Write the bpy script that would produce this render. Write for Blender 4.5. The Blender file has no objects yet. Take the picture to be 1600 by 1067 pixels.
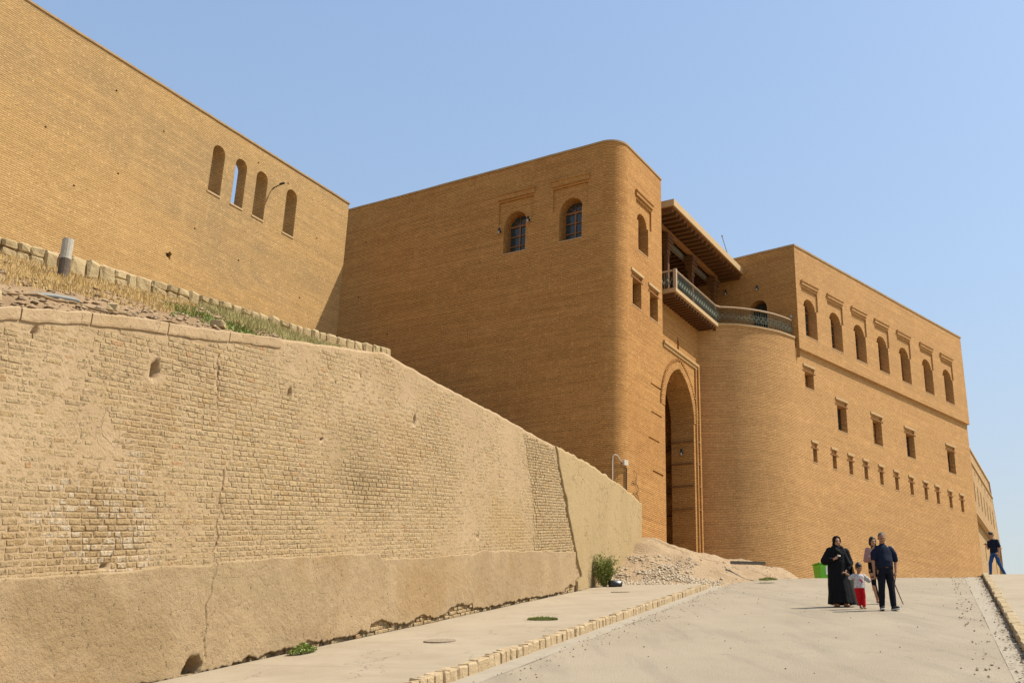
import bpy, bmesh, math, random
from mathutils import Vector, Matrix, noise
from mathutils.geometry import tessellate_polygon
S = bpy.context.scene
COL = S.collection
rnd = random.Random(7)
R = math.radians

# ------------------------------------------------------------------ camera
tilt, roll = R(19.66), R(2.18)
f_ = Vector((0, math.cos(tilt), math.sin(tilt)))
r_ = Vector((1, 0, 0)); u_ = r_.cross(f_)
r2 = math.cos(roll) * r_ + math.sin(roll) * u_
u2 = -math.sin(roll) * r_ + math.cos(roll) * u_
cd = bpy.data.cameras.new('camera'); cam = bpy.data.objects.new('camera', cd); COL.objects.link(cam)
cd.sensor_width = 36; cd.lens = 1691.5 / 1600 * 36; cd.clip_end = 3000; cd.clip_start = .1
m = Matrix((( r2.x, u2.x, -f_.x, 0), (r2.y, u2.y, -f_.y, 0), (r2.z, u2.z, -f_.z, 1.9), (0, 0, 0, 1)))
cam.matrix_world = m
S.camera = cam
# ------------------------------------------------------------------ light
SUN_AZ, SUN_EL = 86, 56.4
w = bpy.data.worlds.new('World'); S.world = w; w.use_nodes = True
nt = w.node_tree; nt.nodes.clear()
sky = nt.nodes.new('ShaderNodeTexSky'); sky.sky_type = 'NISHITA'; sky.sun_disc = False
sky.sun_elevation = R(SUN_EL); sky.sun_rotation = R(SUN_AZ)
sky.air_density = 1.15; sky.dust_density = 3.6; sky.ozone_density = 1.0; sky.altitude = 400
bg = nt.nodes.new('ShaderNodeBackground'); bg.inputs[1].default_value = .135
wo = nt.nodes.new('ShaderNodeOutputWorld')
# dusty air: the clear sky is blended with an even, azimuth-free dust veil that greys towards the whole horizon
tc_ = nt.nodes.new('ShaderNodeTexCoord'); sp_ = nt.nodes.new('ShaderNodeSeparateXYZ'); nt.links.new(tc_.outputs['Generated'], sp_.inputs[0])
rc_ = nt.nodes.new('ShaderNodeValToRGB'); nt.links.new(sp_.outputs[2], rc_.inputs[0]); el_ = rc_.color_ramp.elements
el_[0].position = .0; el_[0].color = (.67, .68, .62, 1); el_[1].position = .62; el_[1].color = (.39, .55, .86, 1)
for ps_, cc_ in ((.13, (.67, .71, .68)), (.22, (.60, .68, .76)), (.36, (.50, .63, .82))):
    e_ = el_.new(ps_); e_.color = (*cc_, 1)
vm_ = nt.nodes.new('ShaderNodeVectorMath'); vm_.operation = 'SCALE'; vm_.inputs[3].default_value = 5.0; nt.links.new(rc_.outputs[0], vm_.inputs[0])
rf_ = nt.nodes.new('ShaderNodeMapRange'); rf_.inputs[1].default_value = .08; rf_.inputs[2].default_value = .38; rf_.inputs[3].default_value = .95; rf_.inputs[4].default_value = .5
nt.links.new(sp_.outputs[2], rf_.inputs[0])
wb = nt.nodes.new('ShaderNodeMix'); wb.data_type = 'RGBA'; nt.links.new(rf_.outputs[0], wb.inputs[0])
sc_ = nt.nodes.new('ShaderNodeVectorMath'); sc_.operation = 'MULTIPLY'; sc_.inputs[1].default_value = (.92, 1.03, 1.05); nt.links.new(sky.outputs[0], sc_.inputs[0])
nt.links.new(sc_.outputs[0], wb.inputs[6]); nt.links.new(vm_.outputs[0], wb.inputs[7]); nt.links.new(wb.outputs[2], bg.inputs[0])
nt.links.new(bg.outputs[0], wo.inputs[0])
sl = bpy.data.lights.new('sun', 'SUN'); sl.energy = 4.6; sl.angle = R(.5); sl.color = (1, .93, .82)
so = bpy.data.objects.new('sun', sl); COL.objects.link(so)
sd = Vector((math.sin(R(SUN_AZ)) * math.cos(R(SUN_EL)), math.cos(R(SUN_AZ)) * math.cos(R(SUN_EL)), math.sin(R(SUN_EL))))
so.rotation_euler = sd.to_track_quat('Z', 'Y').to_euler(); so.location = sd * 200
S.view_settings.view_transform = 'Standard'; S.view_settings.look = 'None'
S.view_settings.exposure = .5; S.view_settings.gamma = 1; S.view_settings.use_curve_mapping = False
S.cycles.max_bounces = 8; S.cycles.diffuse_bounces = 5

# ------------------------------------------------------------------ materials
class MT:
    def __init__(s, name, rough=.9, spec=.2):
        s.m = bpy.data.materials.new(name); s.m.use_nodes = True
        s.t = s.m.node_tree; s.b = s.t.nodes['Principled BSDF']
        s.b.inputs['Roughness'].default_value = rough
        s.b.inputs['Specular IOR Level'].default_value = spec
    def n(s, ty, **k):
        x = s.t.nodes.new('ShaderNode' + ty)
        for a, v in k.items():
            if a.startswith('i_'):
                key = a[2:]; key = int(key) if key.isdigit() else key
                s.set(x.inputs[key], v)
            else: setattr(x, a, v)
        return x
    def set(s, inp, v):
        if hasattr(v, 'is_output') or isinstance(v, bpy.types.NodeSocket): s.t.links.new(v, inp)
        elif isinstance(v, tuple) and len(v) == 3 and len(inp.default_value) == 4: inp.default_value = (*v, 1)
        else: inp.default_value = v
    def noise(s, vec, scale, detail=4, rough=.6, out=0):
        x = s.n('TexNoise'); s.set(x.inputs['Vector'], vec); x.inputs['Scale'].default_value = scale
        x.inputs['Detail'].default_value = detail; x.inputs['Roughness'].default_value = rough
        return x.outputs[out]
    def ramp(s, v, a, b, ca=(0, 0, 0), cb=(1, 1, 1)):
        x = s.n('ValToRGB'); s.set(x.inputs[0], v); e = x.color_ramp.elements
        e[0].position = a; e[1].position = b; e[0].color = (*ca, 1); e[1].color = (*cb, 1)
        return x.outputs[0]
    def mix(s, f, a, b, mode='MIX'):
        x = s.n('Mix', data_type='RGBA', blend_type=mode)
        s.set(x.inputs[0], f); s.set(x.inputs[6], a); s.set(x.inputs[7], b)
        return x.outputs[2]
    def math(s, op, a, b=0.0, c=None, clamp=False):
        x = s.n('Math', operation=op, use_clamp=clamp); s.set(x.inputs[0], a); s.set(x.inputs[1], b)
        if c is not None: s.set(x.inputs[2], c)
        return x.outputs[0]
    def mapping(s, vec, scale=(1, 1, 1), loc=(0, 0, 0), rot=(0, 0, 0)):
        x = s.n('Mapping'); s.set(x.inputs[0], vec); x.inputs[3].default_value = scale
        x.inputs[1].default_value = loc; x.inputs[2].default_value = rot
        return x.outputs[0]
    def pos(s): return s.n('NewGeometry').outputs['Position']
    def uv(s): return s.n('UVMap', uv_map='UVMap').outputs[0]
    def obj(s): return s.n('TexCoord').outputs['Object']
    def bump(s, h, strength=.5, dist=.02, prev=None):
        x = s.n('Bump'); s.set(x.inputs['Height'], h); x.inputs['Strength'].default_value = strength
        x.inputs['Distance'].default_value = dist
        if prev is not None: s.set(x.inputs['Normal'], prev)
        s.t.links.new(x.outputs[0], s.b.inputs['Normal']); return x.outputs[0]
    def col(s, c): s.set(s.b.inputs['Base Color'], c); return s

def brick_mat(name, c1, c2, mort, bw=.24, rh=.078, streak=.35, stain=(.25, .18, .1), stainamt=.45, bedj=1.0):
    k = MT(name, .93, .15); uv = k.uv()
    wv = k.noise(k.mapping(uv, (1.5, 1.5, 1)), 2.2, 3, .5, 1)
    x = k.n('VectorMath', operation='MULTIPLY_ADD'); k.set(x.inputs[0], wv); x.inputs[1].default_value = (.012, .014, 0); k.set(x.inputs[2], uv)
    b = k.n('TexBrick', offset=.5); k.set(b.inputs['Vector'], x.outputs[0])
    k.set(b.inputs['Color1'], c1); k.set(b.inputs['Color2'], c2); k.set(b.inputs['Mortar'], mort)
    b.inputs['Scale'].default_value = 1; b.inputs['Mortar Size'].default_value = .011; b.inputs['Mortar Smooth'].default_value = .3
    b.inputs['Brick Width'].default_value = bw; b.inputs['Row Height'].default_value = rh
    c = k.mix(k.math('MULTIPLY', b.outputs['Fac'], .45), b.outputs[0], b.outputs[0])
    hj = k.mix(.5, b.outputs[0], c1)
    c = hj
    # individual darker bricks
    n1 = k.noise(k.mapping(uv, (4.2, 13.9, 1)), 1.0, 2, .7)
    c = k.mix(k.ramp(n1, .60, .70), c, tuple(v * .45 for v in c1))
    # horizontal course streaks
    n2 = k.noise(k.mapping(uv, (.22, 8.5, 1)), 1.0, 5, .7)
    c = k.mix(k.math('MULTIPLY', k.ramp(n2, .42, .66), streak), c, tuple(v * .5 for v in c2))
    # broad stains and bleaching
    n3 = k.noise(k.mapping(uv, (.12, .2, 1)), 1.0, 8, .62)
    c = k.mix(k.math('MULTIPLY', k.ramp(k.math('ADD', n3, k.math('MULTIPLY', k.math('SUBTRACT', n2, .5), .35)), .47, .64), stainamt), c, stain)
    n4 = k.noise(k.mapping(uv, (.7, .09, 1), (9, 3, 0)), 1.0, 6, .6)
    c = k.mix(k.math('MULTIPLY', k.ramp(n4, .55, .8), .3), c, tuple(min(1, v * 1.2) for v in c1))
    n8 = k.noise(k.mapping(uv, (.035, .8, 1), (4, 4, 0)), 1.0, 3, .6)
    c = k.mix(k.math('MULTIPLY', k.ramp(n8, .38, .62), .28), c, tuple(v * .72 for v in c2))
    n9 = k.noise(k.mapping(uv, (2.2, .12, 1), (14, 4, 0)), 1.0, 5, .65)
    c = k.mix(k.math('MULTIPLY', k.ramp(n9, .60, .76), .22), c, stain)
    n5 = k.noise(uv, 40, 3, .7)
    c = k.mix(k.math('MULTIPLY', n5, .28), c, tuple(v * .6 for v in c2))
    k.col(c)
    # bed joints read stronger than the head joints
    sx = k.n('SeparateXYZ'); k.set(sx.inputs[0], x.outputs[0])
    fr = k.math('FRACT', k.math('DIVIDE', sx.outputs[1], rh))
    jt = k.ramp(k.math('ABSOLUTE', k.math('SUBTRACT', fr, .5)), .30, .46)
    jt = k.math('MULTIPLY', jt, k.math('MULTIPLY_ADD', n2, .9, .25), clamp=True)
    c = k.mix(k.math('MULTIPLY', jt, bedj), c, mort)
    k.col(c)
    n6 = k.noise(k.mapping(uv, (1.6, 2.4, 1), (2, 5, 0)), 1.0, 4, .6)
    c = k.mix(k.math('MULTIPLY', k.ramp(n6, .5, .72), .3), c, tuple(min(1, v * 1.12) for v in c1))
    n7 = k.noise(k.mapping(uv, (7, 26, 1), (2, 5, 0)), 1.0, 1, .5)
    c = k.mix(k.math('MULTIPLY', k.ramp(n7, .60, .72), .75), c, tuple(min(1, v * 1.18 + .03) for v in c1))
    k.col(c)
    h = k.math('SUBTRACT', k.math('MULTIPLY', k.math('SUBTRACT', 1.0, b.outputs['Fac']), .35), k.math('MULTIPLY', jt, .9))
    h = k.math('ADD', k.math('MULTIPLY', h, .8), k.math('MULTIPLY', n1, .5))
    h = k.math('ADD', h, k.math('MULTIPLY', n5, .35))
    k.bump(h, .8, .016)
    return k.m

M = {}
M['brick_a'] = brick_mat('pale_brick', (.55, .35, .145), (.49, .30, .115), (.20, .115, .045), streak=.35, stain=(.30, .215, .115), stainamt=.7)
M['brick_t'] = brick_mat('tan_brick', (.535, .282, .092), (.445, .22, .064), (.18, .078, .024), streak=.5, stain=(.34, .145, .038), stainamt=.5)
M['brick_w'] = brick_mat('wing_brick', (.59, .34, .135), (.505, .28, .105), (.23, .115, .045), streak=.38, stain=(.36, .20, .075), stainamt=.35)
M['brick_f'] = brick_mat('far_brick', (.50, .33, .16), (.42, .27, .125), (.25, .15, .07), streak=.2, stainamt=.3)

def wall_blob(k, p, a_, h_, rx, rz, n0=.6, n1=1.15, jag_=1.6):
    C_ = (math.sin(R(19.35)) * a_ + math.sin(R(109.35)) * -9.0, math.cos(R(19.35)) * a_ + math.cos(R(109.35)) * -9.0, .17967 * a_ + h_)
    s_ = k.n('VectorMath', operation='SUBTRACT'); k.set(s_.inputs[0], p); s_.inputs[1].default_value = C_
    d_ = k.n('VectorMath', operation='MULTIPLY'); k.set(d_.inputs[0], s_.outputs[0]); d_.inputs[1].default_value = (1 / rx, 1 / rx, 1 / rz)
    l_ = k.n('VectorMath', operation='LENGTH'); k.set(l_.inputs[0], d_.outputs[0])
    return k.ramp(k.math('ADD', l_.outputs['Value'], k.math('MULTIPLY', k.math('SUBTRACT', k.noise(p, 1.6, 6, .7), .5), jag_)), n0, n1, (1, 1, 1), (0, 0, 0))
def stains(k, p, c):
    for a_, h_, rx, rz, col, amt in ((20.6, .75, 1.5, .75, (.33, .20, .075), .45), (22.2, 1.0, 1.2, .5, (.36, .23, .095), .35), (10.8, .95, 1.5, .55, (.28, .19, .095), .75), (12.0, .5, .7, .6, (.29, .20, .10), .5), (8.9, .7, .9, .8, (.43, .28, .15), .6), (25.8, 2.2, 1.8, .8, (.41, .27, .11), .45), (17.4, 3.3, 1.6, .8, (.33, .235, .12), .5), (14.5, 1.2, 2.2, .35, (.33, .245, .13), .45), (19.2, 3.7, 1.3, .6, (.42, .27, .13), .4), (27.6, .9, 1.6, .6, (.33, .23, .12), .45)):
        c = k.mix(k.math('MULTIPLY', wall_blob(k, p, a_, h_, rx, rz), amt), c, col)
    return c
def mud_mat(name, base, dark, light, ochre, sc=1.0, bumpd=.02, wht=False, cracks=.5, ochre_amt=.5, bs=1.0, st=False):
    k = MT(name, .95, .1); p = k.pos()
    a = k.noise(p, .35 * sc, 6, .6); c = k.mix(k.ramp(a, .35, .68), base, dark)
    b = k.noise(k.mapping(p, (1, 1, .6), (5, 2, 1)), 1.1 * sc, 6, .65); c = k.mix(k.math('MULTIPLY', k.ramp(b, .48, .7), .6), c, light)
    o = k.noise(k.mapping(p, (1, 1, .8), (11, 7, 3)), .55 * sc, 5, .65); c = k.mix(k.math('MULTIPLY', k.ramp(o, .56, .68), ochre_amt), c, ochre)
    if st: c = stains(k, p, c)
    f = k.noise(p, 22, 5, .75); c = k.mix(k.math('MULTIPLY', f, .35), c, tuple(v * .6 for v in base))
    v = k.n('TexVoronoi', feature='DISTANCE_TO_EDGE'); 
    wv = k.noise(p, 3, 4, .6, 1)
    mx = k.n('VectorMath', operation='MULTIPLY_ADD'); k.set(mx.inputs[0], wv); mx.inputs[1].default_value = (.35, .35, .35); k.set(mx.inputs[2], p)
    k.set(v.inputs['Vector'], mx.outputs[0]); v.inputs['Scale'].default_value = 2.6
    cr = k.ramp(v.outputs['Distance'], .0, .018, (1, 1, 1), (0, 0, 0))
    msk = k.ramp(k.noise(k.mapping(p, loc=(3, 3, 3)), .9, 3), .5, .6)
    cr = k.math('MULTIPLY', k.math('MULTIPLY', cr, msk), cracks)
    c = k.mix(cr, c, tuple(q * .35 for q in dark))
    k.col(c)
    g_ = k.noise(k.mapping(p, loc=(7, 1, 4)), 13, 5, .75)
    pit = k.ramp(g_, .29, .38, (1, 1, 1), (0, 0, 0))
    c = k.mix(k.math('MULTIPLY', pit, .55), c, tuple(q * .45 for q in dark)); k.col(c)
    h = k.math('ADD', k.math('MULTIPLY', f, .5), k.math('MULTIPLY', k.noise(p, 6, 5, .7), 1.2))
    h = k.math('SUBTRACT', k.math('ADD', h, k.math('MULTIPLY', g_, .9)), k.math('ADD', k.math('MULTIPLY', pit, .5), cr))
    k.bump(h, bs, bumpd)
    return k.m
M['mud'] = mud_mat('mud_mortar', (.45, .318, .182), (.38, .262, .145), (.49, .36, .215), (.36, .235, .10), ochre_amt=.4, bumpd=.016, st=True)
M['plaster'] = mud_mat('mud_plaster', (.40, .283, .158), (.315, .22, .118), (.44, .322, .185), (.29, .17, .06), bumpd=.02, ochre_amt=.5, st=True, cracks=.22)
M['plaster2'] = mud_mat('smooth_plaster', (.42, .305, .155), (.37, .265, .13), (.45, .335, .18), (.36, .245, .11), bumpd=.018, cracks=.8, ochre_amt=.2)
M['bank'] = mud_mat('dry_earth', (.40, .265, .145), (.29, .18, .09), (.46, .33, .20), (.36, .215, .10), sc=1.6, bumpd=.05, cracks=0)
M['mound'] = mud_mat('pale_earth', (.47, .335, .20), (.40, .275, .155), (.50, .38, .25), (.43, .285, .155), sc=2.2, bumpd=.07, cracks=0)

def nbrick_mat():
    k = MT('old_brick', .93, .12); p = k.pos()
    at = k.n('Attribute', attribute_name='tone').outputs['Fac']
    oi = k.n('ObjectInfo').outputs['Random']
    t = k.math('FRACT', k.math('ADD', at, oi))
    r = k.n('ValToRGB'); k.set(r.inputs[0], t); cr = r.color_ramp; cr.elements[0].color = (.45, .325, .178, 1); cr.elements[1].color = (.50, .365, .20, 1)
    for ps, cc in ((.25, (.47, .345, .19)), (.5, (.41, .292, .16)), (.72, (.49, .36, .19)), (.9, (.45, .31, .15)), (.975, (.42, .275, .13)), (.992, (.46, .27, .13))):
        e = cr.elements.new(ps); e.color = (*cc, 1)
    c = r.outputs[0]
    b = k.noise(k.mapping(p, (1, 1, .7), (5, 2, 1)), .5, 6, .65); c = k.mix(k.math('MULTIPLY', k.ramp(b, .5, .66), .4), c, (.36, .25, .13))
    # salt-bleached zone with its brown stain, low on the wall
    def blob(cx, cy, cz, rx, rz, n0, n1):
        s = k.n('VectorMath', operation='SUBTRACT'); k.set(s.inputs[0], p); s.inputs[1].default_value = (cx, cy, cz)
        d = k.n('VectorMath', operation='MULTIPLY'); k.set(d.inputs[0], s.outputs[0]); d.inputs[1].default_value = (1 / rx, 1 / rx, 1 / rz)
        l = k.n('VectorMath', operation='LENGTH'); k.set(l.inputs[0], d.outputs[0])
        q = k.math('ADD', l.outputs['Value'], k.math('MULTIPLY', k.math('SUBTRACT', k.noise(p, 1.3, 4), .5), 1.6))
        return k.ramp(q, n0, n1, (1, 1, 1), (0, 0, 0))
    zz = [k.math('MULTIPLY', blob(*tuple(RP(a_, NL, h_)), rx_, rz_, .75, 1.15), v_) for a_, h_, rx_, rz_, v_ in ((11.45, 3.65, .5, .55, .6), (11.25, 3.0, .65, .6, .8), (10.9, 2.35, .95, .6, .95), (10.5, 1.8, 1.25, .5, .95))]
    z0 = zz[0]
    for q_ in zz[1:]: z0 = k.math('MAXIMUM', z0, q_)
    z1 = k.math('MAXIMUM', blob(*tuple(RP(11.1, NL, 2.85)), .6, .6, .6, 1.1), blob(*tuple(RP(10.8, NL, 2.0)), 1.25, .62, .8, 1.15))
    c = k.mix(k.math('MULTIPLY', z0, .6), c, (.35, .225, .10))
    c = k.mix(k.math('MULTIPLY', z1, k.math('MULTIPLY', k.ramp(t, .38, .5), k.ramp(k.noise(p, 13, 4), .42, .56))), c, (.53, .43, .30))
    c = stains(k, p, c)
    f = k.noise(p, 35, 5, .75); c = k.mix(k.math('MULTIPLY', f, .4), c, (.27, .19, .10))
    pt = k.ramp(k.noise(k.mapping(p, loc=(7, 1, 4)), 13, 5, .75), .32, .41, (1, 1, 1), (0, 0, 0)); c = k.mix(k.math('MULTIPLY', pt, .5), c, (.16, .11, .06))
    sp = k.ramp(k.noise(k.mapping(p, loc=(1, 7, 2)), 10, 4, .7), .58, .68); c = k.mix(k.math('MULTIPLY', sp, .4), c, (.52, .39, .22))
    k.col(c); k.bump(k.math('SUBTRACT', k.math('ADD', f, k.math('MULTIPLY', k.noise(p, 14, 4, .7), 2.0)), pt), 1.0, .02)
    return k.m

def simple(name, c, rough=.8, nsc=8, amt=.35, dark=None, bump=.3, bd=.01, spec=.2, metal=0, stretch=(1, 1, 1)):
    k = MT(name, rough, spec); p = k.mapping(k.pos(), stretch)
    n = k.noise(p, nsc, 5, .65)
    k.col(k.mix(k.math('MULTIPLY', k.ramp(n, .35, .7), amt), c, dark or tuple(v * .5 for v in c)))
    k.b.inputs['Metallic'].default_value = metal
    if bump: k.bump(k.noise(p, nsc * 3, 4, .7), bump, bd)
    return k.m
M['stone'] = simple('limestone_block', (.43, .33, .175), .9, 2.2, .8, (.29, .20, .095), .9, .05)
M['kerb'] = simple('kerb_sandstone', (.45, .34, .20), .9, 6, .6, (.32, .215, .11), .9, .03)
M['kerb_r'] = simple('kerb_dusty', (.40, .31, .18), .9, 6, .6, (.30, .2, .09), .9, .03)
def conc_mat():
    k = MT('pavement_concrete', .92, .12); p = k.pos()
    c = k.mix(k.ramp(k.noise(p, .7, 6, .65), .35, .66), (.35, .285, .198), (.295, .235, .16))
    c = k.mix(k.math('MULTIPLY', k.ramp(k.noise(k.mapping(p, loc=(3, 8, 1)), 2.3, 6, .7), .5, .7), .5), c, (.36, .30, .22))
    d = k.n('VectorMath', operation='DOT_PRODUCT'); k.set(d.inputs[0], p); d.inputs[1].default_value = (UAX, UAY, 0)
    al_ = k.math('ADD', d.outputs['Value'], k.math('MULTIPLY', k.noise(p, 1.7, 4), .10))
    fr = k.math('ABSOLUTE', k.math('SUBTRACT', k.math('FRACT', k.math('DIVIDE', al_, 3.1)), .5))
    ln = k.math('MULTIPLY', k.ramp(fr, .0, .006, (1, 1, 1), (0, 0, 0)), k.ramp(k.noise(p, 1.1, 3), .36, .5))
    v = k.n('TexVoronoi', feature='DISTANCE_TO_EDGE'); w_ = k.noise(p, 2, 4, .6, 1)
    mx = k.n('VectorMath', operation='MULTIPLY_ADD'); k.set(mx.inputs[0], w_); mx.inputs[1].default_value = (.6, .6, .6); k.set(mx.inputs[2], p); k.set(v.inputs['Vector'], mx.outputs[0]); v.inputs['Scale'].default_value = .55
    cr = k.math('MULTIPLY', k.ramp(v.outputs['Distance'], 0, .006, (1, 1, 1), (0, 0, 0)), k.ramp(k.noise(k.mapping(p, loc=(9, 9, 9)), .5, 3), .46, .56))
    cr = k.math('MAXIMUM', ln, cr)
    c = k.mix(k.math('MULTIPLY', cr, .7), c, (.13, .10, .065))
    sp = k.ramp(k.noise(p, 26, 3, .8), .66, .74); c = k.mix(k.math('MULTIPLY', sp, .35), c, (.16, .12, .08))
    k.col(c); k.bump(k.math('SUBTRACT', k.math('ADD', k.noise(p, 9, 5, .7), k.noise(p, 50, 3, .8)), cr), .6, .008); return k.m
UAX, UAY = math.sin(R(19.35)), math.cos(R(19.35))
M['conc'] = conc_mat()
M['strip'] = simple('gutter_concrete', (.33, .28, .205), .9, 2, .6, (.25, .20, .14), .5, .006)
M['wood_o'] = simple('orange_timber', (.26, .11, .03), .6, 5, .5, None, .3, .01, .3)
M['wood_d'] = simple('dark_timber', (.13, .058, .02), .75, 5, .5, (.06, .028, .012), .5, .02)
M['wood_t'] = simple('brown_tie_timber', (.22, .11, .045), .8, 5, .4, None, .3, .01)
M['wood_g'] = simple('grey_timber', (.16, .14, .11), .8, 5, .4, None, .4, .01)
M['fascia'] = simple('roof_fascia', (.48, .33, .17), .85, 5, .3, None, .4, .01)
M['trim'] = simple('weathered_trim', (.38, .255, .125), .9, 5, .5, None, .4, .01)
M['iron'] = simple('green_iron', (.07, .09, .065), .5, 20, .3, None, .1, .002, .4)
M['iron_l'] = simple('verdigris_iron', (.19, .21, .15), .6, 20, .3, None, .1, .002, .4)
M['rail'] = simple('rail_cap', (.42, .30, .19), .7, 12, .3)
M['black'] = simple('black_metal', (.025, .025, .025), .5, 20, .2)
M['lampgrey'] = simple('lamp_casing', (.22, .21, .19), .5, 20, .3)
M['lampwhite'] = simple('lamp_glass', (.35, .33, .29), .4, 20, .15)
M['loggia_shade'] = simple('painted_loggia_shade', (.05, .035, .02), .9, 3, .3)
M['pipe_w'] = simple('pale_conduit', (.58, .50, .38), .6, 20, .3)
M['post'] = simple('grey_cement_pipe', (.43, .39, .31), .85, 9, .5, None, .5, .01)
M['post_d'] = simple('dark_weathered_pipe', (.13, .10, .075), .9, 9, .5, None, .6, .01)
M['hose'] = simple('brown_hose', (.27, .18, .09), .8, 9, .3)
M['tin'] = simple('grey_sheet_metal', (.20, .20, .18), .6, 9, .4, None, .2, .01, .4)
M['bin'] = simple('green_plastic', (.13, .45, .02), .45, 6, .2, None, .05, .002, .4)
M['paper'] = simple('white_paper', (.72, .70, .66), .8, 30, .15)
M['grass_dry'] = simple('dry_grass', (.55, .38, .15), .9, 3, .6, (.38, .24, .08), 0)
M['weed'] = simple('seedy_weed', (.42, .35, .15), .9, 2, .7, (.27, .26, .09), 0)
M['leaf'] = simple('green_leaf', (.32, .36, .11), .7, 5, .6, (.05, .10, .02), 0)
M['leaf_y'] = simple('yellow_green_leaf', (.25, .28, .08), .7, 5, .6, (.12, .16, .03), 0)
M['litter'] = simple('leaf_litter', (.17, .11, .06), .9, 9, .5)
def glass():
    k = MT('window_glass', .12, .5); k.col((.03, .04, .04)); return k.m
M['glass'] = glass()
def road_mat():
    k = MT('dusty_asphalt', .93, .12); p = k.pos()
    a = k.noise(k.mapping(p, (.5, .12, 1), rot=(0, 0, R(19))), 1.2, 6, .6)
    c = k.mix(k.ramp(a, .36, .66), (.35, .288, .20), (.295, .24, .165))
    b = k.noise(p, .5, 5, .6); c = k.mix(k.math('MULTIPLY', k.ramp(b, .45, .65), .55), c, (.35, .285, .198))
    v = k.n('TexVoronoi'); k.set(v.inputs[0], p); v.inputs['Scale'].default_value = 34
    c = k.mix(k.math('MULTIPLY', k.ramp(v.outputs['Distance'], .1, .5, (1, 1, 1), (0, 0, 0)), .3), c, (.20, .17, .13))
    s = k.noise(k.mapping(p, (1, 1, 1), (4, 1, 0)), 5, 4, .8); c = k.mix(k.math('MULTIPLY', k.ramp(s, .66, .72), .5), c, (.22, .17, .12))
    ve = k.n('TexVoronoi', feature='DISTANCE_TO_EDGE'); w_ = k.noise(p, 1.6, 5, .65, 1)
    mx = k.n('VectorMath', operation='MULTIPLY_ADD'); k.set(mx.inputs[0], w_); mx.inputs[1].default_value = (.9, .9, .9); k.set(mx.inputs[2], p); k.set(ve.inputs['Vector'], mx.outputs[0]); ve.inputs['Scale'].default_value = .42
    ck = k.math('MULTIPLY', k.ramp(ve.outputs['Distance'], 0, .006, (1, 1, 1), (0, 0, 0)), k.ramp(k.noise(k.mapping(p, loc=(2, 9, 9)), .4, 3), .47, .56))
    c = k.mix(k.math('MULTIPLY', ck, .55), c, (.12, .095, .07))
    ty = k.noise(k.mapping(p, (1.3, .05, 1), rot=(0, 0, R(19.35))), 1.4, 3, .6); c = k.mix(k.math('MULTIPLY', k.ramp(ty, .52, .66), .35), c, (.20, .17, .13))
    f = k.noise(p, 60, 3, .8); c = k.mix(k.math('MULTIPLY', f, .3), c, (.20, .165, .125))
    k.col(c); k.bump(k.math('ADD', f, k.math('MULTIPLY', v.outputs['Distance'], .8)), .6, .012)
    return k.m
M['road'] = road_mat()
def plain_mat():
    k = MT('dry_plain', .95, .1); p = k.pos()
    k.col(k.mix(k.ramp(k.noise(p, .05, 6), .35, .65), (.40, .31, .2), (.30, .24, .15)))
    return k.m
M['plain'] = plain_mat()

# ------------------------------------------------------------------ helpers
def uvl(bm):
    return bm.loops.layers.uv.get('UVMap') or bm.loops.layers.uv.new('UVMap')
def tag(o, label=None, cat=None, group=None, kind=None):
    if label: o['label'] = label
    if cat: o['category'] = cat
    if group: o['group'] = group
    if kind: o['kind'] = kind
    return o
def empty(name, loc, label=None, cat=None, group=None, kind=None, rz=0):
    o = bpy.data.objects.new(name, None); COL.objects.link(o); o.location = loc; o.rotation_euler = (0, 0, rz)
    o.empty_display_size = .3
    return tag(o, label, cat, group, kind)
def world_of(o):
    mm = Matrix.LocRotScale(o.location, o.rotation_euler.to_quaternion() if o.rotation_mode == 'XYZ' else o.rotation_quaternion, o.scale)
    if o.parent: mm = world_of(o.parent) @ o.matrix_parent_inverse @ mm
    return mm
def setp(o, parent):
    if parent is not None:
        o.parent = parent; o.matrix_parent_inverse = world_of(parent).inverted()
    return o
def autouv(bm, uoff=0):
    uv = uvl(bm); bm.normal_update()
    for f in bm.faces:
        n = f.normal
        if abs(n.z) < .75:
            t = Vector((-n.y, n.x, 0)).normalized()
            for l in f.loops: l[uv].uv = (l.vert.co.dot(t) + uoff, l.vert.co.z)
        else:
            for l in f.loops: l[uv].uv = (l.vert.co.x, l.vert.co.y)
def obj(name, bm, mat, parent=None, smooth=False, uv=True, kind=None, label=None, local=False):
    """bm in world coordinates (local=False) -> mesh object"""
    if uv: autouv(bm)
    me = bpy.data.meshes.new(name); bm.to_mesh(me); bm.free()
    for x in (mat if isinstance(mat, (list, tuple)) else [mat]): me.materials.append(x)
    if smooth: me.polygons.foreach_set('use_smooth', [True] * len(me.polygons))
    o = bpy.data.objects.new(name, me); COL.objects.link(o)
    if parent is not None:
        if local: o.parent = parent
        else: setp(o, parent)
    if kind: o['kind'] = kind
    if label: o['label'] = label
    return o
def nb(): return bmesh.new()
Z = Vector((0, 0, 1))
def azv(d): return Vector((math.sin(R(d)), math.cos(R(d)), 0))
class F:
    """vertical frame: u runs along azimuth az, n points outward (az+90)"""
    def __init__(s, o, az): s.o = Vector((o[0], o[1], 0)); s.u = azv(az); s.n = azv(az + 90); s.az = az
    def p(s, u, n, z): return s.o + s.u * u + s.n * n + Z * z
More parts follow.
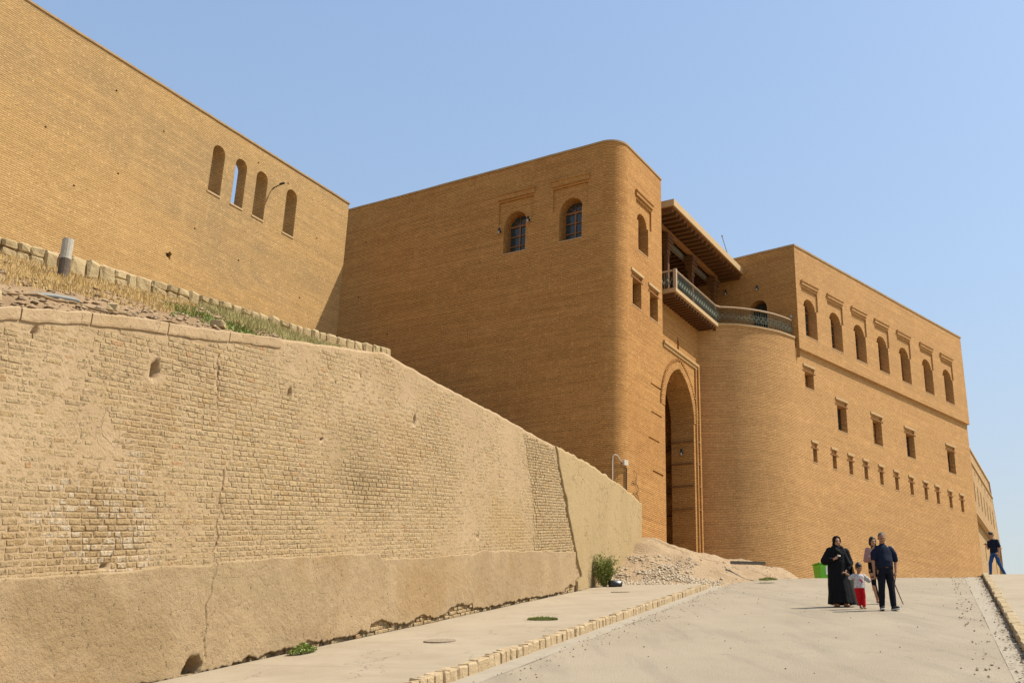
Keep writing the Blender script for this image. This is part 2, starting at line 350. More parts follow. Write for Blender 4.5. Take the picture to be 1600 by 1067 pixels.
def fbox(bm, fr, u0, u1, n0, n1, z0, z1):
    vs = [bm.verts.new(fr.p(u, n, z)) for z in (z0, z1) for u, n in ((u0, n0), (u1, n0), (u1, n1), (u0, n1))]
    fs = [(0, 1, 2, 3), (4, 7, 6, 5), (0, 4, 5, 1), (1, 5, 6, 2), (2, 6, 7, 3), (3, 7, 4, 0)]
    out = [bm.faces.new([vs[i] for i in q]) for q in fs]
    bmesh.ops.recalc_face_normals(bm, faces=out)
    return vs
def prism(bm, fr, pts, n0, n1):
    a = [bm.verts.new(fr.p(u, n0, z)) for u, z in pts]; b = [bm.verts.new(fr.p(u, n1, z)) for u, z in pts]
    fs = [bm.faces.new(a), bm.faces.new(b[::-1])]
    k = len(pts)
    for i in range(k): fs.append(bm.faces.new([a[i], a[(i + 1) % k], b[(i + 1) % k], b[i]]))
    bmesh.ops.recalc_face_normals(bm, faces=fs)
def tube(bm, pts, r, seg=8, cap=True):
    pts = [Vector(p) for p in pts]; rings = []
    rr = r if isinstance(r, (list, tuple)) else [r] * len(pts)
    up = None
    for i, p in enumerate(pts):
        d = (pts[min(i + 1, len(pts) - 1)] - pts[max(i - 1, 0)]).normalized()
        if up is None: up = Z if abs(d.z) < .9 else Vector((1, 0, 0))
        a = d.cross(up).normalized(); b = a.cross(d).normalized(); up = b
        rings.append([bm.verts.new(p + (a * math.cos(2 * math.pi * k / seg) + b * math.sin(2 * math.pi * k / seg)) * rr[i]) for k in range(seg)])
    for i in range(len(rings) - 1):
        for k in range(seg): bm.faces.new([rings[i][k], rings[i][(k + 1) % seg], rings[i + 1][(k + 1) % seg], rings[i + 1][k]])
    if cap:
        bm.faces.new(rings[0][::-1]); bm.faces.new(rings[-1])
def facade(bm, fr, off, outer, holes=()):
    loops = [[Vector((u, z, 0)) for u, z in outer]] + [[Vector((u, z, 0)) for u, z in h] for h in holes]
    flat = [p for l in loops for p in l]
    vs = [bm.verts.new(fr.p(p.x, off, p.y)) for p in flat]
    for t in tessellate_polygon(loops):
        try: fc = bm.faces.new([vs[i] for i in t])
        except ValueError: continue
        fc.normal_update()
        if fc.normal.dot(fr.n) < 0: fc.normal_flip()
def reveal(bm, fr, off, poly, depth, skip=()):
    a = [bm.verts.new(fr.p(u, off, z)) for u, z in poly]; b = [bm.verts.new(fr.p(u, off - depth, z)) for u, z in poly]
    k = len(poly)
    for i in range(k):
        if i in skip: continue
        bm.faces.new([a[i], a[(i + 1) % k], b[(i + 1) % k], b[i]])
def arch_pts(uc, w, zb, za, n=10, pointed=None):
    """opening outline, counter-clockwise from bottom left"""
    h = w / 2; pts = [(uc - h, zb), (uc + h, zb)]
    if pointed is None:
        zs = za - h
        for i in range(n + 1):
            t = math.pi * i / n; pts.append((uc + h * math.cos(t), zs + h * math.sin(t)))
    else:
        zs = za - pointed; c = (pointed ** 2 - h * h) / (2 * h); Rr = h + c; am = math.acos(c / Rr)
        for i in range(n + 1):
            t = am * i / n; pts.append((uc - c + Rr * math.cos(t), zs + Rr * math.sin(t)))
        for i in range(1, n + 1):
            t = am * (n - i) / n; pts.append((uc + c - Rr * math.cos(t), zs + Rr * math.sin(t)))
    return pts

# ------------------------------------------------------------------ the ramp
G_ = .17967
UA, VL = azv(19.35), azv(109.35)
def roadz(a):
    if a < 40.5: return G_ * max(a, -6)
    if a < 46: t = a - 40.5; return G_ * 40.5 + G_ * t - (G_ - .07) / 5.5 * t * t / 2
    return G_ * 40.5 + G_ * 5.5 - (G_ - .07) * 2.75 + .07 * (min(a, 95) - 46)
def RP(a, l, h=0.0): v = UA * a + VL * l; return Vector((v.x, v.y, roadz(a) + h))
def al(x, y): return (x * UA.x + y * UA.y, x * VL.x + y * VL.y)
def nz(x, y, s=1.0, seed=0.0): return noise.noise(Vector((x * s + seed, y * s - seed, seed * .7)))
def fbm(x, y, s=1.0, seed=0.0, o=4): return noise.fractal(Vector((x * s + seed, y * s - seed, seed * .7)), .9, 2.1, o)

def strip(name, a0, a1, l0, l1, h, mat, na, nl, disp=None, skirt=0, kind='structure'):
    bm = nb(); g = []
    L0 = l0 if callable(l0) else (lambda a: l0); L1 = l1 if callable(l1) else (lambda a: l1)
    for i in range(na + 1):
        a = a0 + (a1 - a0) * i / na; row = []
        for j in range(nl + 1):
            l = L0(a) + (L1(a) - L0(a)) * j / nl
            row.append(bm.verts.new(RP(a, l, h + (disp(a, l) if disp else 0))))
        g.append(row)
    for i in range(na):
        for j in range(nl): bm.faces.new([g[i][j], g[i][j + 1], g[i + 1][j + 1], g[i + 1][j]])
    if skirt:
        for j in (0, nl):
            hi_ = [bm.verts.new(g[i][j].co) for i in range(na + 1)]; low = [bm.verts.new(v.co - Z * skirt) for v in hi_]
            for i in range(na): bm.faces.new([hi_[i], hi_[i + 1], low[i + 1], low[i]])
    bmesh.ops.recalc_face_normals(bm, faces=bm.faces)
    o = obj(name, bm, mat, smooth=True); tag(o, kind=kind); return o
gut = lambda a: 1.4 + (a - 15) * .045
krb = lambda a: 1.75 + (a - 17) * .058
strip('road', -8, 90, -5.09, lambda a: gut(a), 0, M['road'], 196, 24, lambda a, l: .012 * fbm(a, l, .6, 3))
strip('gutter_strip', -8, 36.5, -5.45, -5.03, .004, M['strip'], 90, 2)
strip('gutter_strip', -8, 60, lambda a: gut(a) - .04, krb, .006, M['strip'], 120, 2, lambda a, l: .006 * fbm(a, l, 2, 8))
strip('pavement', -8, 36, -8.93, -5.52, .12, M['conc'], 88, 12, lambda a, l: .008 * fbm(a, l, .8, 5) - (.02 if l < -8.8 else 0), .15)
strip('pavement', -8, 90, lambda a: krb(a) + .16, lambda a: krb(a) + 5.5, .10, M['conc'], 196, 8, lambda a, l: .015 * fbm(a, l, .8, 15), .5)

# terrain below everything, one sheet to the horizon
def hill(x, y):
    a, l = al(x, y)
    z = roadz(a) - .45
    r = krb(a) + 5
    if l > r: z = max(0, z - (l - r) * .35)
    if l < -9.6: z = z + min(3.2, (-9.6 - l) * .8) * (1 if a < 36 else max(0, 1 - (a - 36) / 4))
    if a < 0: z = min(z, -.45 + G_ * max(a, -6))
    d = max(0, math.hypot(x - 5, y - 50) - 70); z = z * max(0, 1 - d / 90)
    return z - 1.2 * min(1, d / 60)
bm = nb()
def axis(lo, hi, st, far):
    v = [lo + i * st for i in range(int((hi - lo) / st) + 1)]
    e = []; d = st
    while d < far: d *= 1.5; e.append(d)
    return [lo - q for q in e[::-1]] + v + [hi + q for q in e]
xs, ys = axis(-60, 80, 1.25, 1500), axis(-20, 130, 1.25, 1500)
g = [[bm.verts.new((x, y, hill(x, y))) for y in ys] for x in xs]
for i in range(len(xs) - 1):
    for j in range(len(ys) - 1): bm.faces.new([g[i][j], g[i + 1][j], g[i + 1][j + 1], g[i][j + 1]])
tag(obj('ground', bm, M['plain'], smooth=True), kind='structure')

# ------------------------------------------------------------------ near retaining wall
NL = -9.0
TOP = [(1, 3.7), (8.66, 4.5), (9.6, 4.65), (11.2, 4.83), (13.7, 5.05), (16, 5.28), (18.1, 5.47), (19.6, 5.33), (21.5, 5.15), (25.9, 4.8), (29.5, 4.45), (32.5, 4.2), (35.5, 3.86), (38.9, 3.41), (41.2, 3.0), (42, 2.9)]
def lerp(tb, x):
    if x <= tb[0][0]: return tb[0][1]
    for (x0, y0), (x1, y1) in zip(tb, tb[1:]):
        if x <= x1: return y0 + (y1 - y0) * (x - x0) / (x1 - x0)
    return tb[-1][1]
def ntop(a): return lerp(TOP, a) + .03 * nz(a, 0, .8, 4) + .02 * nz(a, 0, 3, 9)
WSTAIN = tuple(RP(10.7, NL, 2.35))
M['nbrick'] = nbrick_mat()
NHOLES = [(11.37, 4.16, .10, .13, .3), (14.8, 4.24, .05, .13, .15), (19.75, 4.26, .06, .12, .3), (23.72, 1.86, .05, .08, .2), (16.0, 3.6, .05, .05, .12), (13.05, .12, .22, .2, .35), (20.8, 3.75, .03, .04, .12), (11.0, 1.62, .09, .03, .1), (9.2, 4.3, .05, .06, .1), (17.2, 4.9, .05, .04, .1)]
CR = [(13.25, .25, 3.4), (12.85, 3.6, 4.6)]
def crack_c(a0, h): return a0 + .16 * nz(h, 0, 1.3, 2) + .09 * nz(h, 3, 5, 6) + .03 * nz(h, 3, 19, 6)
def holed(a, h, grow=1.0):
    for ha, hh, ra, rh, d in NHOLES:
        q = math.hypot((a - ha) / ra, (h - hh) / rh) + .25 * nz(a, h, 9, 1)
        if q < grow: return d * min(1, (grow - q) * 3)
    return 0
def deep(a, h):
    """where mortar has washed out"""
    z = max(0, 1 - math.hypot((a - 17.2) / 2.6, (h - 2.65) / .75)) * .5
    if 26.9 + (4.6 - h) * .55 < a < 29.7 + (4.45 - h) * .75: z = 1.5
    z = max(z, max(0, 1 - math.hypot((a - 10.6) / 1.3, (h - 2.1) / .9)) * .45)
    if h < .34: z = max(z, 2.6 * min(1, max(0, a - 11.5)))
    return min(2.6, z)
def core_d(a, h):
    d = .006 * fbm(a, h, 2.2, 1) + .008 * fbm(a, h, .6, 7) - .020 * deep(a, h) - .001 + .0012 * nz(a, h, 7, 12) + .002 * nz(a, h, 1.2, 15)
    for a0, h0, h1 in CR:
        if h0 < h < h1 and nz(h, 5, 1.7, 4) > -.25 and abs(a - crack_c(a0, h)) < .007 + .02 * max(0, nz(h, 1, 3, 3)): d -= .045
    return d - holed(a, h)
av = []
a = 1.0
while a < 41.6:
    av.append(a); a += .15 if a < 7 else (.014 if (12.55 < a < 13.5) else (.035 if a < 20 else (.06 if a < 30 else .12)))
av.append(41.6)
wall_n = empty('retaining_wall', RP(20, NL, 0), 'long weathered mud-brick retaining wall with crumbling plaster base beside the pavement', 'wall')
bm = nb(); NH = 104; rows = []
for a in av:
    tp = ntop(a); row = [bm.verts.new(RP(a, NL, -.4))]
    for j in range(NH + 1):
        h = -.02 + (tp + .02) * j / NH
        row.append(bm.verts.new(RP(a, NL + core_d(a, h), h)))
    row.append(bm.verts.new(RP(a, NL - .3, tp + .03 * nz(a, 2, 2)))); row.append(bm.verts.new(RP(a, NL - .7, tp - .05))); row.append(bm.verts.new(RP(a, NL - .7, -.5)))
    rows.append(row)
for i in range(len(rows) - 1):
    for j in range(len(rows[0]) - 1): bm.faces.new([rows[i][j], rows[i + 1][j], rows[i + 1][j + 1], rows[i][j + 1]])
# rounded far end turning back from the pavement
last = rows[-1]; prev = last
for s in range(1, 7):
    t = R(15 * s); cur = []
    for j, v in enumerate(last):
        a_, l_ = al(v.co.x, v.co.y); base = roadz(a_)
        rr = .5 + (l_ - NL)
        na, nl_ = 41.6 + rr * math.sin(t), NL - .5 + rr * math.cos(t)
        if j > NH + 1: na, nl_ = 41.6 + max(0, rr) * math.sin(t), NL - .5 + rr * (math.cos(t) if rr > 0 else 1)
        cur.append(bm.verts.new(RP(na, nl_, v.co.z - base)))
    for j in range(len(last) - 1): bm.faces.new([prev[j], cur[j], cur[j + 1], prev[j + 1]])
    prev = cur
bmesh.ops.recalc_face_normals(bm, faces=bm.faces)
obj('mortar_core', bm, M['mud'], wall_n, smooth=True)

# bricks : irregular chamfered blocks laid in courses parallel to the ramp
sl_ = math.atan(G_)
XA = Vector((UA.x * math.cos(sl_), UA.y * math.cos(sl_), math.sin(sl_))); ZA = VL.cross(XA)
if ZA.z < 0: ZA = -ZA
def brick_bm(bm, cen, L, H, D, r, X=XA, Y=VL, Zv=ZA, ch=.3, tone=None, lay=None):
    ch = min(.011, H * ch)
    vs = []
    for (dn, ins) in ((-.03, 0), (D - ch * .8, 0), (D, ch)):
        for sx, sz in ((-1, -1), (1, -1), (1, 1), (-1, 1)):
            j = ch * .34
            vs.append(bm.verts.new(cen + X * (sx * (L / 2 - ins) + r.uniform(-j, j) * 1.6) + Zv * (sz * (H / 2 - ins) + r.uniform(-j, j)) + Y * (dn + (r.uniform(-j, j) if ins else 0))))
    fs = [bm.faces.new(vs[8:12])]
    for k in (0, 4):
        for q in range(4): fs.append(bm.faces.new([vs[k + q], vs[k + (q + 1) % 4], vs[k + 4 + (q + 1) % 4], vs[k + 4 + q]]))
    if lay is not None:
        for v in vs: v[lay] = tone
    return fs
bricks = []
h = .0; ri = 0
while h < 5.5:
    rh = rnd.uniform(.072, .084); hc = h + rh / 2; a = 7.6 - rnd.uniform(0, .25); amax = 31.9
    while a < amax:
        L = rnd.uniform(.17, .26) if rnd.random() > .34 else rnd.uniform(.09, .13)
        ac = a + L / 2
        if hc > .3 and (hc < 1.32 and not (ac > 29.2 + (4.45 - hc) * .6)): a += L + .013; continue
        hmax = ntop(ac) - (.17 if ac < 13.2 else .05)
        lim = 29.6 + (4.45 - hc) * .78
        if ac > lim and hc > .3: break
        if hc + rh / 2 < hmax and holed(ac, hc, 1.5) == 0:
            Lb, shift = L, 0
            for a0, h0, h1 in CR:
                if h0 < hc < h1:
                    c0 = crack_c(a0, hc)
                    if abs(c0 - ac) < L / 2 + .01:
                        if c0 > ac: Lb = max(.05, L / 2 + (c0 - ac) - .02); shift = -(L - Lb) / 2
                        else: Lb = max(.05, L / 2 + (ac - c0) - .02); shift = (L - Lb) / 2
            dz = deep(ac, hc)
            zn = fbm(ac, hc, .5, 31, 3)
            pr = -.0012 + .0075 * zn + rnd.uniform(-.002, .0018) + .005 * min(1, dz) - (.0035 if (hc > 2.6 and ac < 10.6 - (hc - 3.6) * .5) else 0)
            if ac > 28 and hc > 1: pr += .008
            if hc < .3: pr = rnd.uniform(-.05, -.004)
            pr += .006 * fbm(ac, hc, 2.2, 1) + .008 * fbm(ac, hc, .6, 7)
            bricks.append((ac + shift, hc + rnd.uniform(-.004, .004), Lb, rh - rnd.uniform(.007, .013), pr))
        a += L + rnd.uniform(.005, .014)
    h += rh; ri += 1
bricks.sort(key=lambda b: (RP(b[0], NL, b[1]) - Vector((0, 0, 1.9))).length if b[4] > -.002 and b[0] > 8.6 else 99)
protos = []
for i in range(12):
    r = random.Random(i); b_ = nb(); lay = b_.verts.layers.float.new('tone')
    brick_bm(b_, Vector((0, 0, 0)), .24, .07, .012, r, Vector((1, 0, 0)), Vector((0, -1, 0)), Vector((0, 0, 1)), tone=0, lay=lay)
    me = bpy.data.meshes.new('brick'); bmesh.ops.recalc_face_normals(b_, faces=b_.faces); b_.to_mesh(me); b_.free(); me.materials.append(M['nbrick']); protos.append(me)
rot = Matrix((( XA.x, -VL.x, ZA.x), (XA.y, -VL.y, ZA.y), (XA.z, -VL.z, ZA.z))).to_4x4()
winv = world_of(wall_n).inverted()
for i, (ac, hc, L, H, pr) in enumerate(bricks[:300]):
    o = bpy.data.objects.new('brick', protos[i % 12]); COL.objects.link(o)
    o.matrix_basis = Matrix.Translation(RP(ac, NL + pr - .008, hc)) @ rot @ Matrix.Diagonal((L / .24, 1, H / .07, 1)); o.parent = wall_n; o.matrix_parent_inverse = winv
bm = nb(); lay = bm.verts.layers.float.new('tone')
for (ac, hc, L, H, pr) in bricks[300:]:
    brick_bm(bm, RP(ac, NL + pr - .008, hc), L, H, .012, rnd, tone=rnd.random(), lay=lay)
bmesh.ops.recalc_face_normals(bm, faces=bm.faces)
obj('brickwork', bm, M['nbrick'], wall_n, uv=False, kind='stuff')

# plaster skirt along the foot
HT = [(1, 1.5), (8, 1.5), (13.2, 1.55), (13.3, 1.6), (18.5, 1.58), (18.7, 1.45), (23.6, 1.44), (24, 1.5), (28, 1.4), (32.5, 1.27)]
def sheet(name, alist, hb, ht, off, nh, mat, extra=0, amp=1.0, seed=0, label=None, edge=.012):
    bm = nb(); g = []
    for a in alist:
        b0, t0 = hb(a), ht(a); row = []
        for j in range(nh + 1):
            h = b0 + (t0 - b0) * j / nh
            e = off + amp * (.010 * fbm(a, h, 1.3, seed) + .006 * fbm(a, h, 5, seed + 3))
            for a0, h0, h1 in CR:
                if h0 < h < h1 and abs(a - crack_c(a0, h)) < .012: e -= .03
            e -= holed(a, h) * 1.0
            row.append((a, h, e))
        g.append(row)
    vs = [[bm.verts.new(RP(a, NL + e, h)) for a, h, e in row] for row in g]
    for i in range(len(vs) - 1):
        for j in range(nh): bm.faces.new([vs[i][j], vs[i + 1][j], vs[i + 1][j + 1], vs[i][j + 1]])
    # edge thickness back into the wall
    for j in (0, nh):
        lo = [bm.verts.new(RP(r[j][0], NL - .03, r[j][1])) for r in g]
        for i in range(len(vs) - 1): bm.faces.new([vs[i][j], vs[i + 1][j], lo[i + 1], lo[i]])
    for i in (0, len(vs) - 1):
        lo = [bm.verts.new(RP(q[0], NL - .03, q[1])) for q in g[i]]
        for j in range(nh): bm.faces.new([vs[i][j], vs[i][j + 1], lo[j + 1], lo[j]])
    bmesh.ops.recalc_face_normals(bm, faces=bm.faces)
    return obj(name, bm, mat, wall_n, smooth=True, label=label)
def hb1(a):
    e = .07 + .08 * abs(nz(a, 0, 2.5, 5)) + .04 * nz(a, 0, 11, 3)
    if a > 14: e += .06 * min(1, (a - 14)) + .09 * abs(nz(a, 1, 1.6, 6))
    if 18.4 < a < 23.6: e += .17 * max(0, nz(a, 3, .9, 2) + .55)
    if 31 < a: e += .1
    return max(.01, e)
sheet('plaster_skirt', [x for x in av if 1 <= x <= 32.2], hb1, lambda a: lerp(HT, a) + .035 * nz(a, 0, 1.6, 8) + .012 * nz(a, 0, 9, 8), .024, 46, M['plaster'])
def jag(h): return 29.75 + (4.45 - h) * .78 + .12 * nz(h, 0, 2.2, 14) + .05 * nz(h, 0, 8, 4)
# upper smooth panel to the right: built column by column from its jagged left edge
bm = nb(); nh = 60; na = 90; vs = []
for j in range(nh + 1):
    t = j / nh; row = []
    for i in range(na + 1):
        s = i / na
        hh0 = .14 + (4.4 - .14) * t; a0 = min(jag(hh0), 33.1)
        if hh0 < .55: a0 = 32.4
        a = a0 + (41.6 - a0) * s; h = .1 + .05 * nz(a, 0, 2, 3) + (ntop(a) + .012 - .1) * t
        row.append(bm.verts.new(RP(a, NL + .045 + .012 * fbm(a, h, .7, 22) + .004 * fbm(a, h, 4, 2), h)))
    vs.append(row)
for j in range(nh):
    for i in range(na): bm.faces.new([vs[j][i], vs[j][i + 1], vs[j + 1][i + 1], vs[j + 1][i]])
lo = [bm.verts.new(r[0].co - VL * .075) for r in vs]
for j in range(nh): bm.faces.new([vs[j][0], vs[j + 1][0], lo[j + 1], lo[j]])
tp = [bm.verts.new(v.co - VL * .6 + Z * .03) for v in vs[-1]]
for i in range(na): bm.faces.new([vs[-1][i], vs[-1][i + 1], tp[i + 1], tp[i]])
# round end
prev = [r[-1] for r in vs]; last = [v.co.copy() for v in prev]
for s in range(1, 7):
    t = R(15 * s); cur = []
    for co in last:
        a_, l_ = al(co.x, co.y); rr = .56
        cur.append(bm.verts.new(RP(41.6 + rr * math.sin(t), NL + .045 - rr + rr * math.cos(t), co.z - roadz(a_))))
    for j in range(nh): bm.faces.new([prev[j], cur[j], cur[j + 1], prev[j + 1]])
    prev = cur
bmesh.ops.recalc_face_normals(bm, faces=bm.faces)
obj('plaster_panel', bm, M['plaster2'], wall_n, smooth=True)
# coping blocks of hardened mud along the top left
a = 7.0
while a < 13.2:
    L = rnd.uniform(.7, 1.5); bm = nb(); n = 8; g = []
    for i in range(n + 1):
        aa = a + .012 + (L - .024) * i / n; row = []
        e = .012 * (1 if 0 < i < n else .35)
        for (ll, hh) in ((NL - .02, -.165), (NL + .012 + e * .5, -.155), (NL + .016 + e * .6, -.13), (NL + .014 + e * .5, -.012), (NL - .01, .008), (NL - .3, .02), (NL - .32, -.16)):
            row.append(bm.verts.new(RP(aa, ll + .012 * nz(aa, hh, 6, 3), ntop(aa) + hh + .014 * nz(aa, hh, 5, 8))))
        g.append(row)
    for i in range(n):
        for j in range(6): bm.faces.new([g[i][j], g[i + 1][j], g[i + 1][j + 1], g[i][j + 1]])
    bm.faces.new(g[0]); bm.faces.new(g[-1][::-1]); bmesh.ops.recalc_face_normals(bm, faces=bm.faces)
    obj('coping_block', bm, M['mud'], wall_n); a += L

# ------------------------------------------------------------------ kerb stones
kerb = empty('kerb', RP(12, -5.45, 0), kind='structure')
kinv = world_of(kerb).inverted(); kprot = []
for i in range(10):
    r = random.Random(50 + i); b_ = nb(); bmesh.ops.create_cube(b_, size=1)
    bmesh.ops.bevel(b_, geom=b_.edges[:] + b_.verts[:], offset=.1, segments=1, affect='EDGES')
    for v in b_.verts: v.co += Vector([r.uniform(-.06, .06) for _ in range(3)])
    me = bpy.data.meshes.new('kerb_stone'); b_.to_mesh(me); b_.free(); me.materials.append(M['kerb']); kprot.append(me)
a = 5.0; i = 0
while a < 35.2:
    L = rnd.uniform(.17, .36); o = bpy.data.objects.new('kerb_stone', kprot[i % 10]); COL.objects.link(o)
    o.matrix_basis = Matrix.Translation(RP(a + L / 2, -5.49 + rnd.uniform(-.012, .012), .035 + rnd.uniform(-.008, .014))) @ rot @ Matrix.Rotation(rnd.uniform(-.05, .05), 4, 'Z') @ Matrix.Diagonal((L * .95, .17, .24, 1))
    o.parent = kerb; o.matrix_parent_inverse = kinv; a += L + rnd.uniform(.004, .02); i += 1
kerb2 = empty('kerb', RP(20, krb(20), 0), kind='structure'); kinv = world_of(kerb2).inverted()
kp2 = [m_.copy() for m_ in kprot]
for m_ in kp2: m_.materials[0] = M['kerb_r']; m_.name = 'kerb_stone_dusty'
a = 4.0
drot = Matrix.Rotation(-math.atan(.058), 4, 'Z')
while a < 60:
    L = rnd.uniform(.5, .95); o = bpy.data.objects.new('kerb_stone', kp2[i % 10]); COL.objects.link(o)
    sl2 = math.atan((roadz(a + .3) - roadz(a - .3)) / .6)
    rr = Matrix.Rotation(-R(19.35) + R(90) - math.atan(.058), 4, 'Z') @ Matrix.Rotation(-sl2, 4, 'Y')
    o.matrix_basis = Matrix.Translation(RP(a + L / 2, krb(a + L / 2) + .08 + rnd.uniform(-.01, .01), .0 + rnd.uniform(-.008, .014))) @ rr @ Matrix.Diagonal((L * .99, .19, .26, 1))
    o.parent = kerb2; o.matrix_parent_inverse = kinv; a += L; i += 1

# ------------------------------------------------------------------ castle frames
GF = F((4.334, 41.158), 32.3)                       # gate front; corner of the tower at u = 0
LF = F((4.334, 41.158), -57.7); LF.n = azv(212.3)    # tower flank, s runs away from the corner
AF = F((-8.123, 47.153), 32.3)                      # long wall on the left, its free end at u = 0
P1 = (13.4568, 50.5743); WF = F(P1, 47.4)           # wing
ZT = 26.2
castle = empty('gatehouse', GF.p(4, 0, 9), 'huge tan brick gatehouse with rounded tower, pointed gate arch and wing of arched windows', 'building')

def window_frame(fr, off, uc, w, zb, za, parent, wood, arched=True, cols=2, rows_=3):
    """timber frame with mullions; glass behind"""
    bm = nb(); t = .06; h = w / 2
    zs = za - h if arched else za
    outer = arch_pts(uc, w, zb, za, 12) if arched else [(uc - h, zb), (uc + h, zb), (uc + h, za), (uc - h, za)]
    inner = arch_pts(uc, w - 2 * t, zb + t, za - t, 12) if arched else [(uc - h + t, zb + t), (uc + h - t, zb + t), (uc + h - t, za - t), (uc - h + t, za - t)]
    facade(bm, fr, off, outer, [inner]); reveal(bm, fr, off, inner, .05)
    fbox(bm, fr, uc - .035, uc + .035, off - .03, off + .012, zb + t, zs - .002)
    if arched: fbox(bm, fr, uc - h + t * .5, uc + h - t * .5, off - .03, off + .02, zs - .03, zs + .05)
    for q in range(1, rows_):
        z = zb + (zs - zb) * q / rows_
        for sgn in (-1, 1):
            c = uc + sgn * (w / 4); fbox(bm, fr, c - w / 4 + .04, c + w / 4 - .04, off - .03, off + .005, z - .022, z + .022)
    if arched:
        for q in (45, 90, 135):
            t_ = R(q); a0 = Vector((uc, zs)); b0 = Vector((uc + (h - t) * math.cos(t_), zs + (h - t) * math.sin(t_)))
            tube(bm, [fr.p(a0.x, off - .01, a0.y), fr.p(b0.x, off - .01, b0.y)], .015, 4)
    wf = obj('window', bm, wood, parent)
    bm = nb(); facade(bm, fr, off - .04, outer); obj('pane', bm, M['glass'], wf)
    return wf
def arched_unit(bm_main, fr, off, uc, w, zb, za, panel, hood, mat, parent, depth=.42, pr=.07, wood=None):
    """returns hole for the main facade; builds recessed panel, reveals, hood and window"""
    U0, U1, zp0, zp1 = panel; h = w / 2
    hole = [(uc - h, zb), (uc + h, zb), (uc + h, zp0), (U1, zp0), (U1, zp1), (U0, zp1), (U0, zp0), (uc - h, zp0)]
    bm = nb()
    reveal(bm, fr, off, hole, pr, skip=(0, 1, 7))
    ap = arch_pts(uc, w, zb, za, 12)
    arc = [(u, z) for u, z in ap[2:] if z > zp0 + .001]
    face = [(U0, zp0), (uc - h, zp0)] + arc[::-1] + [(uc + h, zp0), (U1, zp0), (U1, zp1), (U0, zp1)]
    facade(bm, fr, off - pr, face)
    low = [(uc - h, zp0), (uc - h, zb), (uc + h, zb), (uc + h, zp0)]
    for i in range(3):
        (a0, z0), (a1, z1) = low[i], low[i + 1]
        bm.faces.new([bm.verts.new(fr.p(a0, off, z0)), bm.verts.new(fr.p(a1, off, z1)), bm.verts.new(fr.p(a1, off - depth, z1)), bm.verts.new(fr.p(a0, off - depth, z0))])
    up = [(uc + h, zp0)] + arc + [(uc - h, zp0)]
    for (a0, z0), (a1, z1) in zip(up, up[1:]):
        bm.faces.new([bm.verts.new(fr.p(a0, off - pr, z0)), bm.verts.new(fr.p(a1, off - pr, z1)), bm.verts.new(fr.p(a1, off - depth, z1)), bm.verts.new(fr.p(a0, off - depth, z0))])
    nic = obj('window_niche', bm, mat, parent)
    if hood:
        bm = nb(); u0, u1, z0, z1 = hood
        fbox(bm, fr, u0, u1, off - .01, off + .07, z0, z1 - .07); fbox(bm, fr, u0 - .02, u1 + .02, off - .01, off + .11, z1 - .07, z1)
        obj('window_hood', bm, mat, parent)
    bm = nb(); fbox(bm, fr, uc - h - .04, uc + h + .04, off - .2, off + .012, zb - .04, zb + .002); obj('window_sill', bm, M['fascia'], parent)
    window_frame(fr, off - depth + .08, uc, w - .004, zb + .01, za - .003, parent, wood or M['wood_o'])
    return hole
def rect_unit(fr, off, u0, u1, z0, z1, mat, parent, depth=.4, lint=True, frame=True, small=False):
    hole = [(u0, z0), (u1, z0), (u1, z1), (u0, z1)]; r_ = random.Random(int(u0 * 100) + int(z0 * 7))
    l_, r2_, hp = (.07, .02, .33) if small else (.10, .06, .33)
    zt = z1 + hp; outer = [(u0, z0), (u1, z0), (u1, z1), (u1 + r2_, z1), (u1 + r2_, zt), (u0 - l_, zt), (u0 - l_, z1), (u0, z1)]
    bm = nb(); reveal(bm, fr, off, outer, .09, skip=(1, 2, 6, 0, 7)); reveal(bm, fr, off, hole, depth); facade(bm, fr, off - depth, hole)
    facade(bm, fr, off - .09, [(u0 - l_, z1), (u1 + r2_, z1), (u1 + r2_, zt), (u0 - l_, zt)])
    obj('window_niche', bm, mat, parent)
    if frame: window_frame(fr, off - depth + .06 + r_.uniform(-.04, .04), (u0 + u1) / 2, u1 - u0 - .004, z0 + .004, z1 - .004, parent, M['wood_d'], arched=False, rows_=2)
    else:
        bm = nb(); facade(bm, fr, off - depth + .01, hole); obj('shutter', bm, M['wood_d'], parent)
    bm = nb(); fbox(bm, fr, u0 - l_ - .03 + r_.uniform(-.02, .02), u1 + r2_ + .12 + r_.uniform(-.02, .02), off - .09, off + .05, zt - .05, zt + .06); obj('lintel_cap', bm, M['fascia'], parent)
    bm = nb(); fbox(bm, fr, u0 - .16, u1 + .17 + r_.uniform(-.03, .03), off - .088, off + .02, z1 + .002, z1 + .055); obj('lintel', bm, M['wood_o'], parent)
    bm = nb(); fbox(bm, fr, u0 - .03, u1 + .03, off - .15, off + .012, z0 - .035, z0 + .002); obj('window_sill', bm, M['fascia'], parent)
    return outer

def putlogs(fr, off, cells, mat, parent, name='putlog_hole'):
    out = []
    bm = nb()
    for u, z in cells:
        h_ = [(u, z), (u + .09, z + .005), (u + .085, z + .075), (u + .005, z + .07)]; out.append(h_); reveal(bm, fr, off, h_, .12); facade(bm, fr, off - .12, h_)
    obj(name, bm, mat, parent, kind='stuff'); return out
